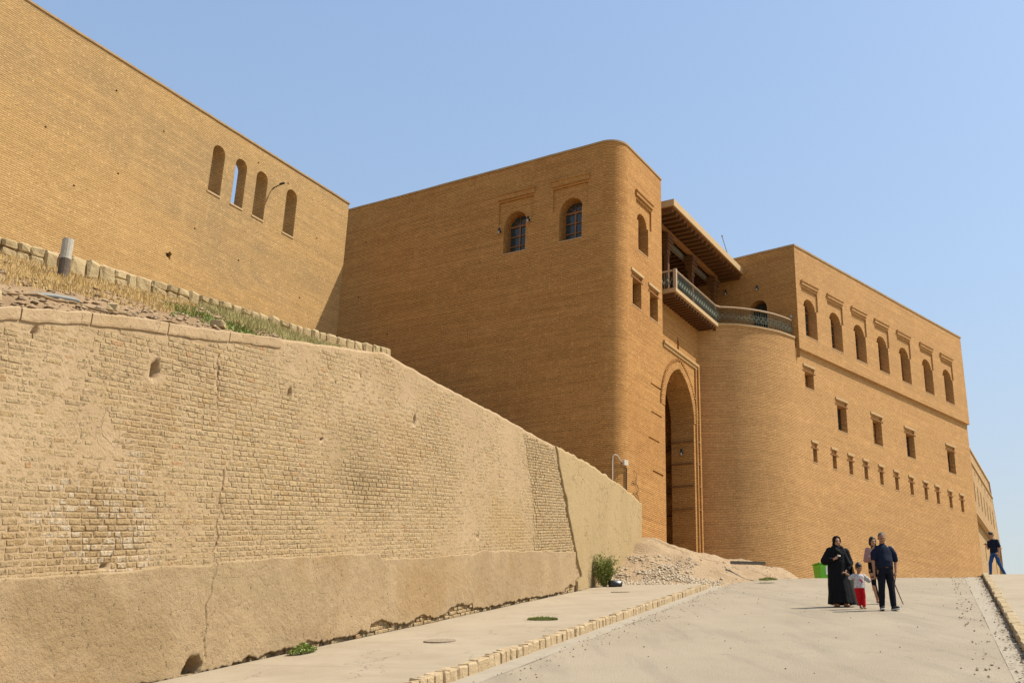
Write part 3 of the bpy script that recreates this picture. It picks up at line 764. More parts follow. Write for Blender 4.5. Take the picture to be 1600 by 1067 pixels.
# --- tower: flank, rounded corner, front + gate wall
RT = .82
hf = []
for uc, w, hd in ((5.21, 1.14, (4.2, 6.15, 24.52, 24.82)), (2.365, 1.11, (1.45, 3.32, 24.52, 24.82))):
    hf.append(arched_unit(None, LF, 0, uc, w, 21.82, 23.84, (hd[0] + .06, hd[1] - .06, 23.3, 24.42), hd, M['brick_t'], castle, depth=.55))
pr_ = random.Random(5)
hf += putlogs(LF, 0, [(8.2 + i * 1.9 + pr_.uniform(-.3, .3), z + pr_.uniform(-.1, .1)) for i in range(6) for z in (18.9, 21.3, 24.0) if pr_.random() < .55], M['brick_t'], castle)
bm = nb(); facade(bm, LF, 0, [(RT, 4), (22, 4), (22, ZT), (RT, ZT)], hf)
obj('tower_flank', bm, M['brick_t'], castle)
hg = [arched_unit(None, GF, 0, 2.34, 1.02, 21.6, 23.5, (1.62, 3.2, 22.98, 23.98), (1.56, 3.3, 24.12, 24.37), M['brick_t'], castle, depth=.5)]
hg.append(rect_unit(GF, 0, 1.25, 2.11, 18.87, 20.1, M['brick_t'], castle))
hg.append(rect_unit(GF, 0, 2.98, 3.82, 18.87, 20.06, M['brick_t'], castle))
gate_hole = arch_pts(6.05, 3.2, 6, 17.4, 14, pointed=2.12)
for k_, (uu, zz) in enumerate(((3.02, 15.85), (3.05, 14.62), (2.75, 13.45), (3.15, 12.1))):
    hg.append([(uu, zz), (uu + 1.05, zz), (uu + 1.05, zz + .07), (uu, zz + .07)])
bm = nb(); facade(bm, GF, 0, [(RT, 4), (8.3, 4), (8.3, 18.25), (4.3, 18.25), (4.3, ZT), (RT, ZT)], hg + [gate_hole])
for hh in hg[-4:]: reveal(bm, GF, 0, hh, .06); facade(bm, GF, -.06, hh)
obj('gate_front', bm, M['brick_t'], castle)
cc = GF.p(RT, 0, 0) + LF.u * RT
bm = nb(); uv = uvl(bm); nseg = 24
vb = []
for i in range(nseg + 1):
    t = 212.3 - 90 * i / nseg; q = cc + azv(t) * RT
    vb.append([bm.verts.new((q.x, q.y, z)) for z in (4, ZT)])
for i in range(nseg):
    f = bm.faces.new([vb[i][0], vb[i + 1][0], vb[i + 1][1], vb[i][1]])
    s0, s1 = i / nseg * RT * math.pi / 2, (i + 1) / nseg * RT * math.pi / 2
    for l, c_ in zip(f.loops, ((s0, 4), (s1, 4), (s1, ZT), (s0, ZT))): l[uv].uv = c_
bmesh.ops.recalc_face_normals(bm, faces=bm.faces)
obj('tower_corner', bm, M['brick_t'], castle, smooth=True, uv=False)
bm = nb()   # hidden sides and roof
facade(bm, F(GF.p(4.3, 0, 0), -57.7), 0, [(0, 18.25), (9, 18.25), (9, ZT), (0, ZT)])
obj('tower_side', bm, M['brick_t'], castle)
def coping(pts, z0, z1, out, inn, mat, parent, name='coping'):
    bm = nb(); fine = []
    for a_, b_ in zip(pts, pts[1:]):
        q_ = max(1, int((b_ - a_).length / .45)); fine += [a_.lerp(b_, i / q_) for i in range(q_)]
    pts = fine + [pts[-1]]; n = len(pts); rows_ = []
    for i in range(n):
        d0 = (pts[i] - pts[i - 1]).normalized() if i else (pts[1] - pts[0]).normalized()
        d1 = (pts[i + 1] - pts[i]).normalized() if i < n - 1 else d0
        d = (d0 + d1).normalized(); nn = Vector((d.y, -d.x, 0)); k_ = 1 / max(.3, nn.dot(Vector((d0.y, -d0.x, 0))))
        q = Vector((pts[i].x, pts[i].y, .014 * nz(pts[i].x, pts[i].y, 1.3, 6) + .012 * nz(pts[i].x, pts[i].y, .3, 6))); out_ = out; out = out
        rows_.append([bm.verts.new(q + nn * o_ * k_ + Z * z_) for o_, z_ in ((-inn, z0), (out, z0), (out, z1), (-inn, z1))])
    for i in range(n - 1):
        for j in range(4): bm.faces.new([rows_[i][j], rows_[i + 1][j], rows_[i + 1][(j + 1) % 4], rows_[i][(j + 1) % 4]])
    bm.faces.new(rows_[0][::-1]); bm.faces.new(rows_[-1]); bmesh.ops.recalc_face_normals(bm, faces=bm.faces)
    return obj(name, bm, mat, parent)
cpts = [LF.p(22, 0, 0)] + [cc + azv(212.3 - 90 * i / 12) * RT for i in range(13)] + [GF.p(4.32, 0, 0)]
coping(cpts, ZT - .07, ZT + .02, .035, .5, M['trim'], castle)
bm = nb(); vs = [bm.verts.new(Vector((p.x, p.y, ZT - .1))) for p in [LF.p(22, -.1, 0)] + [cc + azv(212.3 - 90 * i / 12) * (RT - .1) for i in range(13)] + [GF.p(4.3, 0, 0), GF.p(4.3, -9, 0), LF.p(22, -4.3, 0)]]
bm.faces.new(vs); bmesh.ops.recalc_face_normals(bm, faces=bm.faces); obj('tower_roof', bm, M['mud'], castle)
# gate arch: barrel, voussoir ring, dentils, inner vestibule
bm = nb(); reveal(bm, GF, 0, gate_hole, 1.12, skip=(0,)); obj('gate_barrel', bm, M['brick_t'], castle)
bm = nb()
outr = arch_pts(6.05, 4.9, 6, 18.4, 14, pointed=2.9)
g0, g1 = -1.12, -8
fbox(bm, GF, 3.6, 8.9, g1, g0 - .001, 6, 18.1)
for fc in list(bm.faces):
    if fc.calc_center_median().dot(GF.n) > (GF.p(0, g0 - .01, 0)).dot(GF.n): bm.faces.remove(fc)
facade(bm, GF, g0 - .002, [(3.6, 6.001), (8.9, 6.001), (8.9, 18.1), (3.6, 18.1)], [[(u, max(z, 6.1)) for u, z in gate_hole]])
obj('gate_vestibule', bm, M['brick_t'], castle)
bm = nb(); fbox(bm, GF, 4.4, 7.7, -7.9, -7.7, 6, 14.5); obj('gate_door', bm, M['wood_d'], castle)
ring_i = arch_pts(6.05, 3.2, 14.2, 17.4, 14, pointed=2.12)[2:]
bm = nb()
def offs(i, d):
    p0 = Vector(ring_i[max(0, i - 1)]); p1 = Vector(ring_i[min(len(ring_i) - 1, i + 1)]); t = (p1 - p0).normalized()
    return Vector(ring_i[i]) + Vector((t.y, -t.x)) * d
for i in range(len(ring_i) - 1):
    for q in range(2):
        s0, s1 = i + q * .5 + .03, i + q * .5 + .47
        def lp(s, d):
            i0 = int(s); f__ = s - i0; A_ = offs(i0, d); B_ = offs(min(i0 + 1, len(ring_i) - 1), d); return A_.lerp(B_, f__)
        pts = [lp(s0, .02), lp(s1, .02), lp(s1, .34), lp(s0, .34)]
        prism(bm, GF, [(p.x, p.y) for p in pts], 0.001, .025)
obj('arch_voussoirs', bm, M['brick_t'], castle, kind='stuff')
bm = nb()
for i in range(len(ring_i) - 1):
    for q in range(2):
        s0, s1 = i + q * .5 + .08, i + q * .5 + .32
        pts = [lp(s0, .40), lp(s1, .40), lp(s1, .50), lp(s0, .50)]
        prism(bm, GF, [(p.x, p.y) for p in pts], -.002, .06)
obj('arch_dentils', bm, M['brick_t'], castle, kind='stuff')
for z in (11.35, 12.4, 13.42, 14.45):
    bm = nb(); fbox(bm, GF, 7.60, 7.645, -1.1, -.02, z, z + .06); fbox(bm, GF, 8.5, 8.89, -7.8, -1.2, z, z + .05)
    fbox(bm, GF, 3.62, 8.88, -7.7, -7.6, z, z + .06); obj('tie_beam', bm, M['wood_t'], castle)
    bm = nb(); fbox(bm, GF, 7.97, 8.299, .03, .085, z, z + .07); obj('tie_beam', bm, M['wood_t'], castle)
# moulded frame round the gate
bm = nb()
fbox(bm, GF, 4.32, 8.26, .002, .10, 18.12, 18.25); fbox(bm, GF, 4.34, 8.2, .001, .05, 17.98, 18.12)
obj('gate_moulding', bm, simple('ochre_moulding', (.43, .26, .10), .8, 6, .4), castle)
bm = nb()
fbox(bm, GF, 7.86, 7.96, .001, .07, 6, 17.98); fbox(bm, GF, 8.12, 8.26, .001, .10, 6, 18.118)
obj('gate_pilaster', bm, M['brick_t'], castle)
bm = nb(); fbox(bm, GF, 8.1, 8.3, -.64, -.001, 6, 18.249); obj('gate_return', bm, M['brick_t'], castle)
# recessed panel above the gate with a keyhole niche
key = [(7.42, 18.72), (7.62, 18.72), (7.62, 19.3), (7.57, 19.5), (7.52, 19.62), (7.47, 19.5), (7.42, 19.3)]
bm = nb(); facade(bm, GF, -.65, [(4.3, 17), (10.6, 17), (10.6, 20.8), (4.3, 20.8)], [key]); reveal(bm, GF, -.65, key, .3); facade(bm, GF, -.95, key)
facade(bm, GF, -.65, [(8.2, 4), (10.6, 4), (10.6, 17), (8.2, 17)])
v_ = [bm.verts.new(GF.p(u, n, 18.25)) for u, n in ((4.3, 0), (8.3, 0), (8.3, -.65), (4.3, -.65))]; bm.faces.new(v_)
obj('gate_upper_panel', bm, M['brick_t'], castle)
# balcony slab on joists
balc = obj('balcony_slab', (lambda b_: (fbox(b_, GF, 5.2, 10.55, -.65, .28, 20.86, 21.04), b_)[1])(nb()), M['fascia'], castle)
for i in range(17):
    u = 5.32 + i * .31; bm = nb(); fbox(bm, GF, u, u + .13, -.64, .16, 20.66, 20.858); obj('joist', bm, M['wood_d'], balc)
# bay
BC, BR = Vector((10.40, 55.52, 0)), 5.71
q0 = GF.p(10.0, -.65, 0) - BC; q1 = WF.p(1.1, 0, 0) - BC
t0, t1 = math.degrees(math.atan2(q0.x, q0.y)), math.degrees(math.atan2(q1.x, q1.y))
t0 = t0 % 360; t1 = t1 % 360
bm = nb(); uv = uvl(bm); nseg = 40; vb = []; bay_top = []
for i in range(nseg + 1):
    t = t0 + (t1 - t0) * i / nseg; q = BC + azv(t) * (BR if i else q0.length); bay_top.append(q)
    vb.append([bm.verts.new((q.x, q.y, z)) for z in (4, 21.0)])
for i in range(nseg):
    f = bm.faces.new([vb[i][0], vb[i + 1][0], vb[i + 1][1], vb[i][1]])
    s0, s1 = BR * R(abs(t0 - t1)) * i / nseg, BR * R(abs(t0 - t1)) * (i + 1) / nseg
    so_ = WF.p(1.1, 0, 0).dot(WF.u) - BR * R(abs(t0 - t1))
    for l, c_ in zip(f.loops, ((s0, 4), (s1, 4), (s1, 21), (s0, 21))): l[uv].uv = (c_[0] + so_, c_[1])
for f in bm.faces:
    f.normal_update()
    if f.normal.dot(f.calc_center_median() - BC) < 0: f.normal_flip()
obj('bay_wall', bm, M['brick_w'], castle, smooth=True, uv=False)
coping([p.copy() for p in bay_top], 20.97, 21.06, .05, .35, M['fascia'], castle)
# wing
RET_AZ = -52.33
CW = WF.p(1.3, .14, 0); RFm = F(CW, RET_AZ); RFm.n = azv(RET_AZ - 90)
AWC = [2.55, 5.035, 7.49, 9.945, 12.46, 15.19, 17.75]
hw = [arched_unit(None, WF, .14, c, 1.12, 21.34, 23.49, (c - .80, c + .74, 22.95, 23.97), (c - .78, c + .8, 24.12, 24.36), M['brick_w'], castle, depth=.55) for c in AWC]
bm = nb(); facade(bm, WF, .14, [(1.3, 20.49), (20.06, 20.49), (20.06, ZT), (1.3, ZT)], hw)
v_ = [bm.verts.new(WF.p(u, n, 20.49)) for u, n in ((1.3, 0), (20.06, 0), (20.06, .14), (1.3, .14))]; bm.faces.new(v_)
obj('wing_upper_wall', bm, M['brick_w'], castle)
hl = [rect_unit(WF, 0, 1.86, 2.69, 18.6, 19.44, M['brick_w'], castle)]
for a0, a1 in ((4.78, 5.7), (8.36, 9.31), (11.99, 12.94), (16.9, 17.84)): hl.append(rect_unit(WF, 0, a0, a1, 16.98, 18.34, M['brick_w'], castle))
for a0 in (2.22, 4.02, 5.59, 7.1, 8.69, 10.32, 11.97, 13.61, 15.01, 16.57, 18.02): hl.append(rect_unit(WF, 0, a0, a0 + .37, 14.82, 15.52, M['brick_w'], castle, frame=False, small=True))
bm = nb(); facade(bm, WF, 0, [(1.1, 4), (20.0, 4), (20.0, 20.49), (1.1, 20.49)], hl); obj('wing_lower_wall', bm, M['brick_w'], castle)
bm = nb(); EF = F(WF.p(20.0, 0, 0), -42.6); EF.n = azv(47.4)
facade(bm, EF, 0, [(0, 4), (14, 4), (14, ZT), (0, ZT)])
EF2 = F(WF.p(20.06, .14, 0), -42.6); EF2.n = azv(47.4); facade(bm, EF2, 0, [(0, 20.49), (14, 20.49), (14, ZT), (0, ZT)])
obj('wing_end_wall', bm, M['brick_w'], castle)
# shaded return wall over the terrace, with its door
dr = arch_pts(2.12, .95, 21.2, 23.52, 10)
bm = nb(); facade(bm, RFm, 0, [(0, 20), (9, 20), (9, ZT), (0, ZT)], [dr]); reveal(bm, RFm, 0, dr, .45); obj('terrace_wall', bm, M['brick_t'], castle)
window_frame(RFm, -.4, 2.12, .95, 21.2, 23.52, castle, M['wood_d'])
coping([RFm.p(7, 0, 0), RFm.p(0, 0, 0), WF.p(20.08, .14, 0), EF2.p(14, 0, 0)], ZT - .07, ZT + .03, .035, .5, M['trim'], castle)
bm = nb(); vs = [bm.verts.new(Vector((p.x, p.y, ZT - .08))) for p in (RFm.p(0, -.1, 0), WF.p(20, 0, 0), EF.p(14, 0, 0), RFm.p(9, -.1, 0))]
bm.faces.new(vs); obj('wing_roof', bm, M['mud'], castle)
bm = nb(); vs = [bm.verts.new(Vector((p.x, p.y, 21.02))) for p in [GF.p(4.3, -.3, 0), GF.p(10, -.3, 0)] + bay_top[2:] + [WF.p(1.3, .1, 0), RFm.p(8.8, 0, 0), GF.p(4.3, -9, 0)]]
bm.faces.new(vs); obj('terrace_floor', bm, M['mud'], castle)
# loggia under the big eave
bm = nb(); facade(bm, GF, -3.4, [(4.3, 21.0), (15.5, 21.0), (15.5, 25.2), (4.3, 25.2)]); obj('loggia_wall', bm, M['loggia_shade'], castle)  # back wall coloured near black to stand in for the loggia's deep shade
bm = nb(); fbox(bm, GF, 5.15, 14.35, -6, .27, 25.17, 25.50); eave = obj('eave_roof', bm, M['fascia'], castle)
bm = nb(); fbox(bm, GF, 5.2, 14.3, -5.9, .2, 25.14, 25.168); obj('ceiling_board', bm, M['wood_o'], eave)
for i in range(20):
    u = 5.28 + i * .465; bm = nb(); fbox(bm, GF, u, u + .17, -3.38, .10 + rnd.uniform(-.02, .03), 24.93, 25.138); obj('joist', bm, M['wood_d'], eave)
bm = nb(); fbox(bm, GF, 4.32, 13.4, -.98, -.82, 24.68, 24.925); obj('eave_beam', bm, M['wood_o'], castle)
bm = nb(); fbox(bm, GF, 4.32, 13.2, -1.32, -1.16, 24.5, 24.75); obj('eave_beam', bm, M['wood_g'], castle)
for u in (6.95, 9.95, 12.95):
    bm = nb(); fbox(bm, GF, u - .1, u + .1, -1.02, -.82, 21.05, 23.5)
    for q, (w_, z_) in enumerate(((.13, 23.5), (.18, 23.62), (.16, 23.74), (.22, 23.86), (.27, 23.98), (.24, 24.1), (.32, 24.22), (.38, 24.36), (.34, 24.5))):
        fbox(bm, GF, u - w_, u + w_, -.92 - w_ * .7, -.92 + w_ * .7, z_, z_ + .115)
    obj('column', bm, M['wood_d'], castle)
# railings
def railing(pts, z0, parent, name='railing'):
    bm = nb(); P = []
    for a_, b_ in zip(pts, pts[1:]):
        n = max(1, int((b_ - a_).length / .13))
        P += [a_.lerp(b_, i / n) for i in range(n)]
    P.append(pts[-1])
    for q in P: tube(bm, [Vector((q.x, q.y, z0)), Vector((q.x, q.y, z0 + .88))], .011, 4, False)
    for z_ in (.03, .26, .56): tube(bm, [Vector((q.x, q.y, z0 + z_)) for q in P], .012, 4)
    r = obj(name, bm, M['iron'], parent)
    bm = nb()
    for i in range(len(P) - 1):    # scrollwork band
        a_, b_ = P[i], P[i + 1]
        pt = [Vector((a_.x, a_.y, z0)).lerp(Vector((b_.x, b_.y, z0)), t) + Z * (.41 + .13 * math.sin(t * 2 * math.pi) * (1 if i % 2 else -1)) for t in (0, .25, .5, .75, 1)]
        tube(bm, pt, .016, 4, False)
    obj('scrollwork', bm, M['iron_l'], r)
    bm = nb(); 
    for a_, b_ in zip(pts, pts[1:]): pass
    tube(bm, [Vector((q.x, q.y, z0 + .9)) for q in pts], .045, 6)
    obj('handrail', bm, M['rail'], r)
    return r
railing([GF.p(5.32, -.9, 0), GF.p(5.32, .2, 0), GF.p(10.3, .2, 0)], 21.05, castle)
bt = [BC + (p - BC).normalized() * (BR - .12) for p in bay_top]
k0 = min(range(len(bt)), key=lambda i: (bt[i] - GF.p(10.35, .2, 0)).length)
railing([GF.p(10.32, .2, 0)] + bt[k0 + 1:], 21.07, castle)
bm = nb(); fbox(bm, GF, 5.25, 5.39, .13, .27, 21.04, 22.0); obj('rail_post', bm, M['rail'], castle)

# ------------------------------------------------------------------ fixtures on the castle
def wall_lamp(p, out, label, small=False):
    t = empty('wall_lamp', p, label, 'lamp', 'bulkhead lamps on the gatehouse')
    bm = nb(); tube(bm, [p, p + out * .14], .05, 8); tube(bm, [p + out * .1 + Z * .14, p + out * .14 - Z * .02], .05, 8); obj('lamp_body', bm, M['black'], t)
    bm = nb(); tube(bm, [p + out * .14 - Z * .02, p + out * .16 - Z * .09, p + out * .15 - Z * .15], [.035, .055, .02], 10); obj('lamp_shade', bm, M['lampwhite'], t)
wall_lamp(RFm.p(3.9, .02, 24.3), RFm.n, 'small lamp on the shaded terrace wall nearest the overhanging eave')
wall_lamp(RFm.p(2.1, .02, 24.15), RFm.n, 'small lamp on the shaded wall directly above the terrace door')
wall_lamp(GF.p(7.58, -.55, 13.95), -GF.u, 'small lamp on the inner side of the pointed gate arch')
wall_lamp(LF.p(5.95, .02, 22.95), LF.n, 'small spotlight left of the left arched window on the shaded tower flank')
wall_lamp(LF.p(4.45, .02, 23.2), LF.n, 'small spotlight right of the left arched window on the shaded tower flank')
t = empty('security_camera', WF.p(.9, .1, 22.0), 'white round camera at the right end of the curved balcony railing', 'camera')
bm = nb(); p = bt[-1] + Z * 22.02; tube(bm, [p, p + Z * .12], .025, 6); obj('bracket', bm, M['lampgrey'], t)
bm = nb(); tube(bm, [p + Z * .16 + azv(20) * .12, p + Z * .14 - azv(20) * .12], .06, 10); obj('camera_body', bm, M['lampwhite'], t)
# antenna
ANT = (12.45, 25.49, 11.65, 26.3)
bm = nb(); p, p2 = GF.p(ANT[0], .15, ANT[1]), GF.p(ANT[2], .15, ANT[3]); tube(bm, [p, p2], .018, 6); tube(bm, [p2, p2 + (p2 - p).normalized() * .07], .04, 6)
tag(obj('antenna', bm, M['lampgrey']), 'thin leaning metal rod rising above the eave roof', 'antenna')
# conduit and pipe at the tower foot
bm = nb(); tz = lambda v, z: Vector((v.x, v.y, z)); ca_ = lambda d_: cc + azv(d_) * (RT + .05)
tube(bm, [tz(ca_(178), 9.6), tz(ca_(178), 11.9), tz(ca_(177), 12.08), tz(ca_(172), 12.16), tz(ca_(165), 12.12), tz(ca_(158), 11.98), tz(ca_(150), 11.9), tz(ca_(143), 11.88)], .028, 6)
tag(obj('conduit', bm, M['pipe_w']), 'pale bent conduit running up round the foot of the rounded tower corner', 'pipe')
bm = nb(); JF = F(cc + azv(141) * (RT + .0), 51); fbox(bm, JF, -.11, .11, .0, .12, 11.78, 12.0)
tag(obj('junction_box', bm, M['pipe_w']), 'small pale junction box at the end of the bent conduit on the tower', 'junction box')
bm = nb(); tube(bm, [tz(ca_(137), 8.6), tz(ca_(137), 11.7)], .032, 6)
tag(obj('drain_pipe', bm, M['black']), 'short dark vertical pipe below the junction box on the tower front', 'pipe')
bm = nb(); pts = [GF.p(1.28 + .24 * math.sin(i * .85) + i * .012, .03 + .03 * (i % 2), 11.6 - i * .06 + .15 * math.cos(i * .85)) for i in range(36)]; tube(bm, pts, .009, 4)
tag(obj('loose_cable', bm, M['black']), 'tangled dark cable hanging in loops on the tower front beside the drain pipe', 'cable')

# ------------------------------------------------------------------ long wall on the left
wa = empty('citadel_wall', AF.p(-10, 0, 16), 'long pale brick wall with four tall arched openings at the upper left', 'wall')
AW = [(-8.26, 0.669), (-6.974, 0.658), (-5.714, 0.679), (-3.826, 0.689)]
hA = [arch_pts(c, w_, 22.235, 24.447, 12) for c, w_ in AW]
aperture = [(-9.998 + .13 * math.cos(t_ / 9 * 6.28) * (1 + .35 * ((t_ * 5) % 3 - 1)), 18.738 + .15 * math.sin(t_ / 9 * 6.28) * (1 + .3 * ((t_ * 7) % 3 - 1))) for t_ in range(9)]
ATOP = 25.527
pl_ = putlogs(AF, 0, [(-16.1, 21.2), (-14.6, 19.6), (-12.9, 20.9), (-11.2, 23.6), (-9.0, 20.3), (-6.5, 19.9), (-4.2, 24.6), (-2.7, 19.6), (-6.1, 24.7), (-13.6, 24.1), (-2.0, 22.8)], M['brick_a'], wa)
bm = nb(); facade(bm, AF, 0, [(-30, 10), (0, 10), (0, ATOP), (-30, ATOP)], hA + [aperture] + pl_)
reveal(bm, AF, 0, aperture, .35)
for i, h_ in enumerate(hA): reveal(bm, AF, 0, h_, .54 if i == 1 else .80)
facade(bm, AF, -.8, [(-30, 10), (0, 10), (0, ATOP), (-30, ATOP)], [hA[0], arch_pts(AW[1][0] + .25, 1.15, 22.0, 24.7, 12), hA[2], hA[3]])
facade(bm, F(AF.p(0, 0, 0), -57.7), 0, [(0, 10), (.8, 10), (.8, ATOP), (0, ATOP)])
obj('wall', bm, M['brick_a'], wa)
for c, w_ in AW:
    bm = nb(); fbox(bm, AF, c - w_ / 2 - .03, c + w_ / 2 + .03, -.5, .03, 22.163, 22.235); obj('window_sill', bm, M['fascia'], wa)
t = empty('bracket_lamp', AF.p(-5.07, 0, 23.96), 'thin lamp on an angled arm between the two right-hand arched openings of the long wall', 'lamp')
bm = nb(); tube(bm, [AF.p(-5.07, 0, 23.9), AF.p(-5.07, .12, 23.96), AF.p(-5.0, .45, 24.08)], .025, 6); obj('arm', bm, M['black'], t)
bm = nb(); fbox(bm, AF, -5.04, -4.95, .38, .62, 24.07, 24.13); obj('lamp_head', bm, M['black'], t)

coping([AF.p(-30, -.0, 0), AF.p(0, 0, 0), AF.p(0, -.85, 0)], ATOP - .06, ATOP + .02, .04, .85, M['trim'], wa)
# ------------------------------------------------------------------ stone footing
SF = F((-5.483, 33.719), 32.3)
STOP = [(-22.218, 11.158), (-12.398, 12.35), (-10.228, 12.661), (-7.717, 12.987), (-4.11, 13.349), (-1.281, 13.676), (0.741, 13.957), (2.4, 14.268)]
SBOT = [(-22.218, 10.713), (-12.308, 11.898), (-10.568, 12.061), (-9.058, 12.305), (-7.636, 12.527), (-5.325, 12.831), (-1.822, 13.194), (0.659, 13.609), (2.429, 13.935)]
foot = empty('stone_footing', SF.p(-7, 0, 16.3), 'low rough limestone footing wall along the base of the long pale brick wall', 'wall')
bm = nb(); g = []
n = 110
for i in range(n + 1):
    u = -19 + 21.3 * i / n; zt, zb = lerp(STOP, u), lerp(SBOT, u) - .5
    g.append([bm.verts.new(SF.p(u, .0 + .02 * nz(u, 0, 2), zb)), bm.verts.new(SF.p(u, .02 * nz(u, 1, 3), zt - .1)), bm.verts.new(SF.p(u, -.08, zt - .02 + .04 * nz(u, 3, 2.4))), bm.verts.new(SF.p(u, -.56, zt + .02 * nz(u, 4, 2.4))), bm.verts.new(SF.p(u, -.56, zb))])
for i in range(n):
    for j in range(4): bm.faces.new([g[i][j], g[i + 1][j], g[i + 1][j + 1], g[i][j + 1]])
bm.faces.new(g[-1]); bmesh.ops.recalc_face_normals(bm, faces=bm.faces); obj('mortar_core', bm, M['mud'], foot, smooth=True)
def rock(r, sub=1, flat=1.0, jit=.16):
    b_ = nb(); bmesh.ops.create_cube(b_, size=1); bmesh.ops.bevel(b_, geom=b_.edges[:] + b_.verts[:], offset=.16, segments=1, affect='EDGES')
    for v in b_.verts: v.co += Vector([r.uniform(-jit, jit) * .5 for _ in range(3)])
    return b_
sprot = []
for i in range(12):
    me = bpy.data.meshes.new('stone'); b_ = rock(random.Random(200 + i)); b_.to_mesh(me); b_.free(); me.materials.append(M['stone']); sprot.append(me)
finv = world_of(foot).inverted(); u = -14.5; i = 0
base_r = Matrix(((SF.u.x, -SF.n.x, 0), (SF.u.y, -SF.n.y, 0), (0, 0, 1))).to_4x4()
while u < 2.15:
    L = rnd.uniform(.26, .5); zt, zb = lerp(STOP, u + L / 2), lerp(SBOT, u + L / 2)
    H = zt - zb
    if rnd.random() < .25 and u < -2.5: parts = ((.24, H * .5), (.74, H * .48))
    else: parts = ((.5, H * .98),)
    for fz, hh in parts:
        o = bpy.data.objects.new('stone', sprot[i % 12]); COL.objects.link(o); i += 1
        o.matrix_basis = Matrix.Translation(SF.p(u + L / 2, .0 + rnd.uniform(-.05, .03), zb + H * fz - .04)) @ base_r @ Matrix.Rotation(rnd.uniform(-.14, .05), 4, 'Y') @ Matrix.Diagonal((min(L * .98, 2.3 - u) , .24, hh * .95, 1))
        o.parent = foot; o.matrix_parent_inverse = finv
    u += L + .02

# ------------------------------------------------------------------ dirt bank between the two walls
NEAR = [1.0, 8.6, 18.2, 24, 31, 41.8]
FAR = [SF.p(-19, -.1, 10.828), SF.p(-12.6, 0, 11.764), SF.p(2.3, .05, 13.816), LF.p(8, -.3, 14.2), LF.p(1.6, -.3, 10.6), GF.p(2.2, -.3, 9.6)]
def bank(a, t):
    i = max(0, min(4, next((k for k in range(5) if a <= NEAR[k + 1]), 4)))
    s = (a - NEAR[i]) / (NEAR[i + 1] - NEAR[i]); fp = FAR[i].lerp(FAR[i + 1], s)
    if i == 1:
        u = -12.6 + 14.9 * s; fp = SF.p(u, .05, lerp(SBOT, u) + .03)
    lowr = max(0, min(1, (a - 17.5) / 2)) 
    np_ = RP(a, NL - .45, ntop(a) - .1 - .35 * lowr)
    p = np_.lerp(fp, t)
    e = math.sin(math.pi * t) ** .6 if 0 < t < 1 else 0
    p.z += e * (.10 * fbm(p.x, p.y, .9, 3) + .05 * fbm(p.x, p.y, 3.5, 5)) * (1 if a < 19 else .4) - e * .7 * lowr
    if a < 18.2: p.z -= e * .12
    return p
bm = nb(); g = []
aa_ = [1 + i * .5 for i in range(12)] + [7 + i * .07 for i in range(170)] + [19 + i * .6 for i in range(39)]
tt_ = [(i / 110) ** 1.25 for i in range(111)]
for a in aa_: g.append([bm.verts.new(bank(a, t)) for t in tt_])
for i in range(len(g) - 1):
    for j in range(len(tt_) - 1): bm.faces.new([g[i][j], g[i + 1][j], g[i + 1][j + 1], g[i][j + 1]])
bmesh.ops.recalc_face_normals(bm, faces=bm.faces)
tag(obj('dirt_bank', bm, M['bank'], smooth=True), kind='structure')
def pebble(bm, p, s, r):
    vs = [bm.verts.new(p + Vector((x * s * r.uniform(.6, 1.3), y * s * r.uniform(.6, 1.3), z * s * r.uniform(.4, .9)))) for x, y, z in ((1, 0, 0), (-1, 0, 0), (0, 1, 0), (0, -1, 0), (0, 0, 1), (0, 0, -1), (.7, .7, .5), (-.7, .6, .4))]
    for q in ((0, 6, 4), (6, 2, 4), (2, 7, 4), (7, 1, 4), (1, 3, 4), (3, 0, 4), (0, 2, 6), (2, 1, 7), (0, 5, 2), (2, 5, 1), (1, 5, 3), (3, 5, 0)): bm.faces.new([vs[i] for i in q])
bm = nb()
for _ in range(5200):
    a = rnd.uniform(7.5, 18.5); t = rnd.random() ** 1.6 * .98; p = bank(a, t)
    if rnd.random() > .35 + .65 * max(0, nz(p.x, p.y, .8, 2) + .4): continue
    pebble(bm, p + Z * .01, rnd.choice((.012, .016, .02, .03, .045, .065)) * (1 + .8 * t), rnd)
tag(obj('rubble', bm, M['mound']), 'loose pale stones and clods scattered over the dirt bank', 'rubble', kind='stuff')
for k_, (a, t, s_) in enumerate(((8.85, .25, .16), (10.9, .35, .15), (13.2, .4, .15))):
    bm = nb(); b_ = rock(random.Random(900 + k_)); bmesh.ops.transform(b_, matrix=Matrix.Translation(bank(a, t) + Z * .08) @ Matrix.Rotation(k_ * 1.3 + .5, 4, 'Z') @ Matrix.Diagonal((s_ * 1.9, s_ * 1.4, s_ * 1.1, 1)), verts=b_.verts)
    bm.free(); tag(obj('boulder', b_, M['stone']), ('pale angular rock lying near the hose at the far left of the dirt bank', 'pale rock lying on the dirt bank right of the metal offcut', 'pale rock on the dirt bank just left of the green weeds')[k_], 'rock', 'loose rocks on the dirt bank')

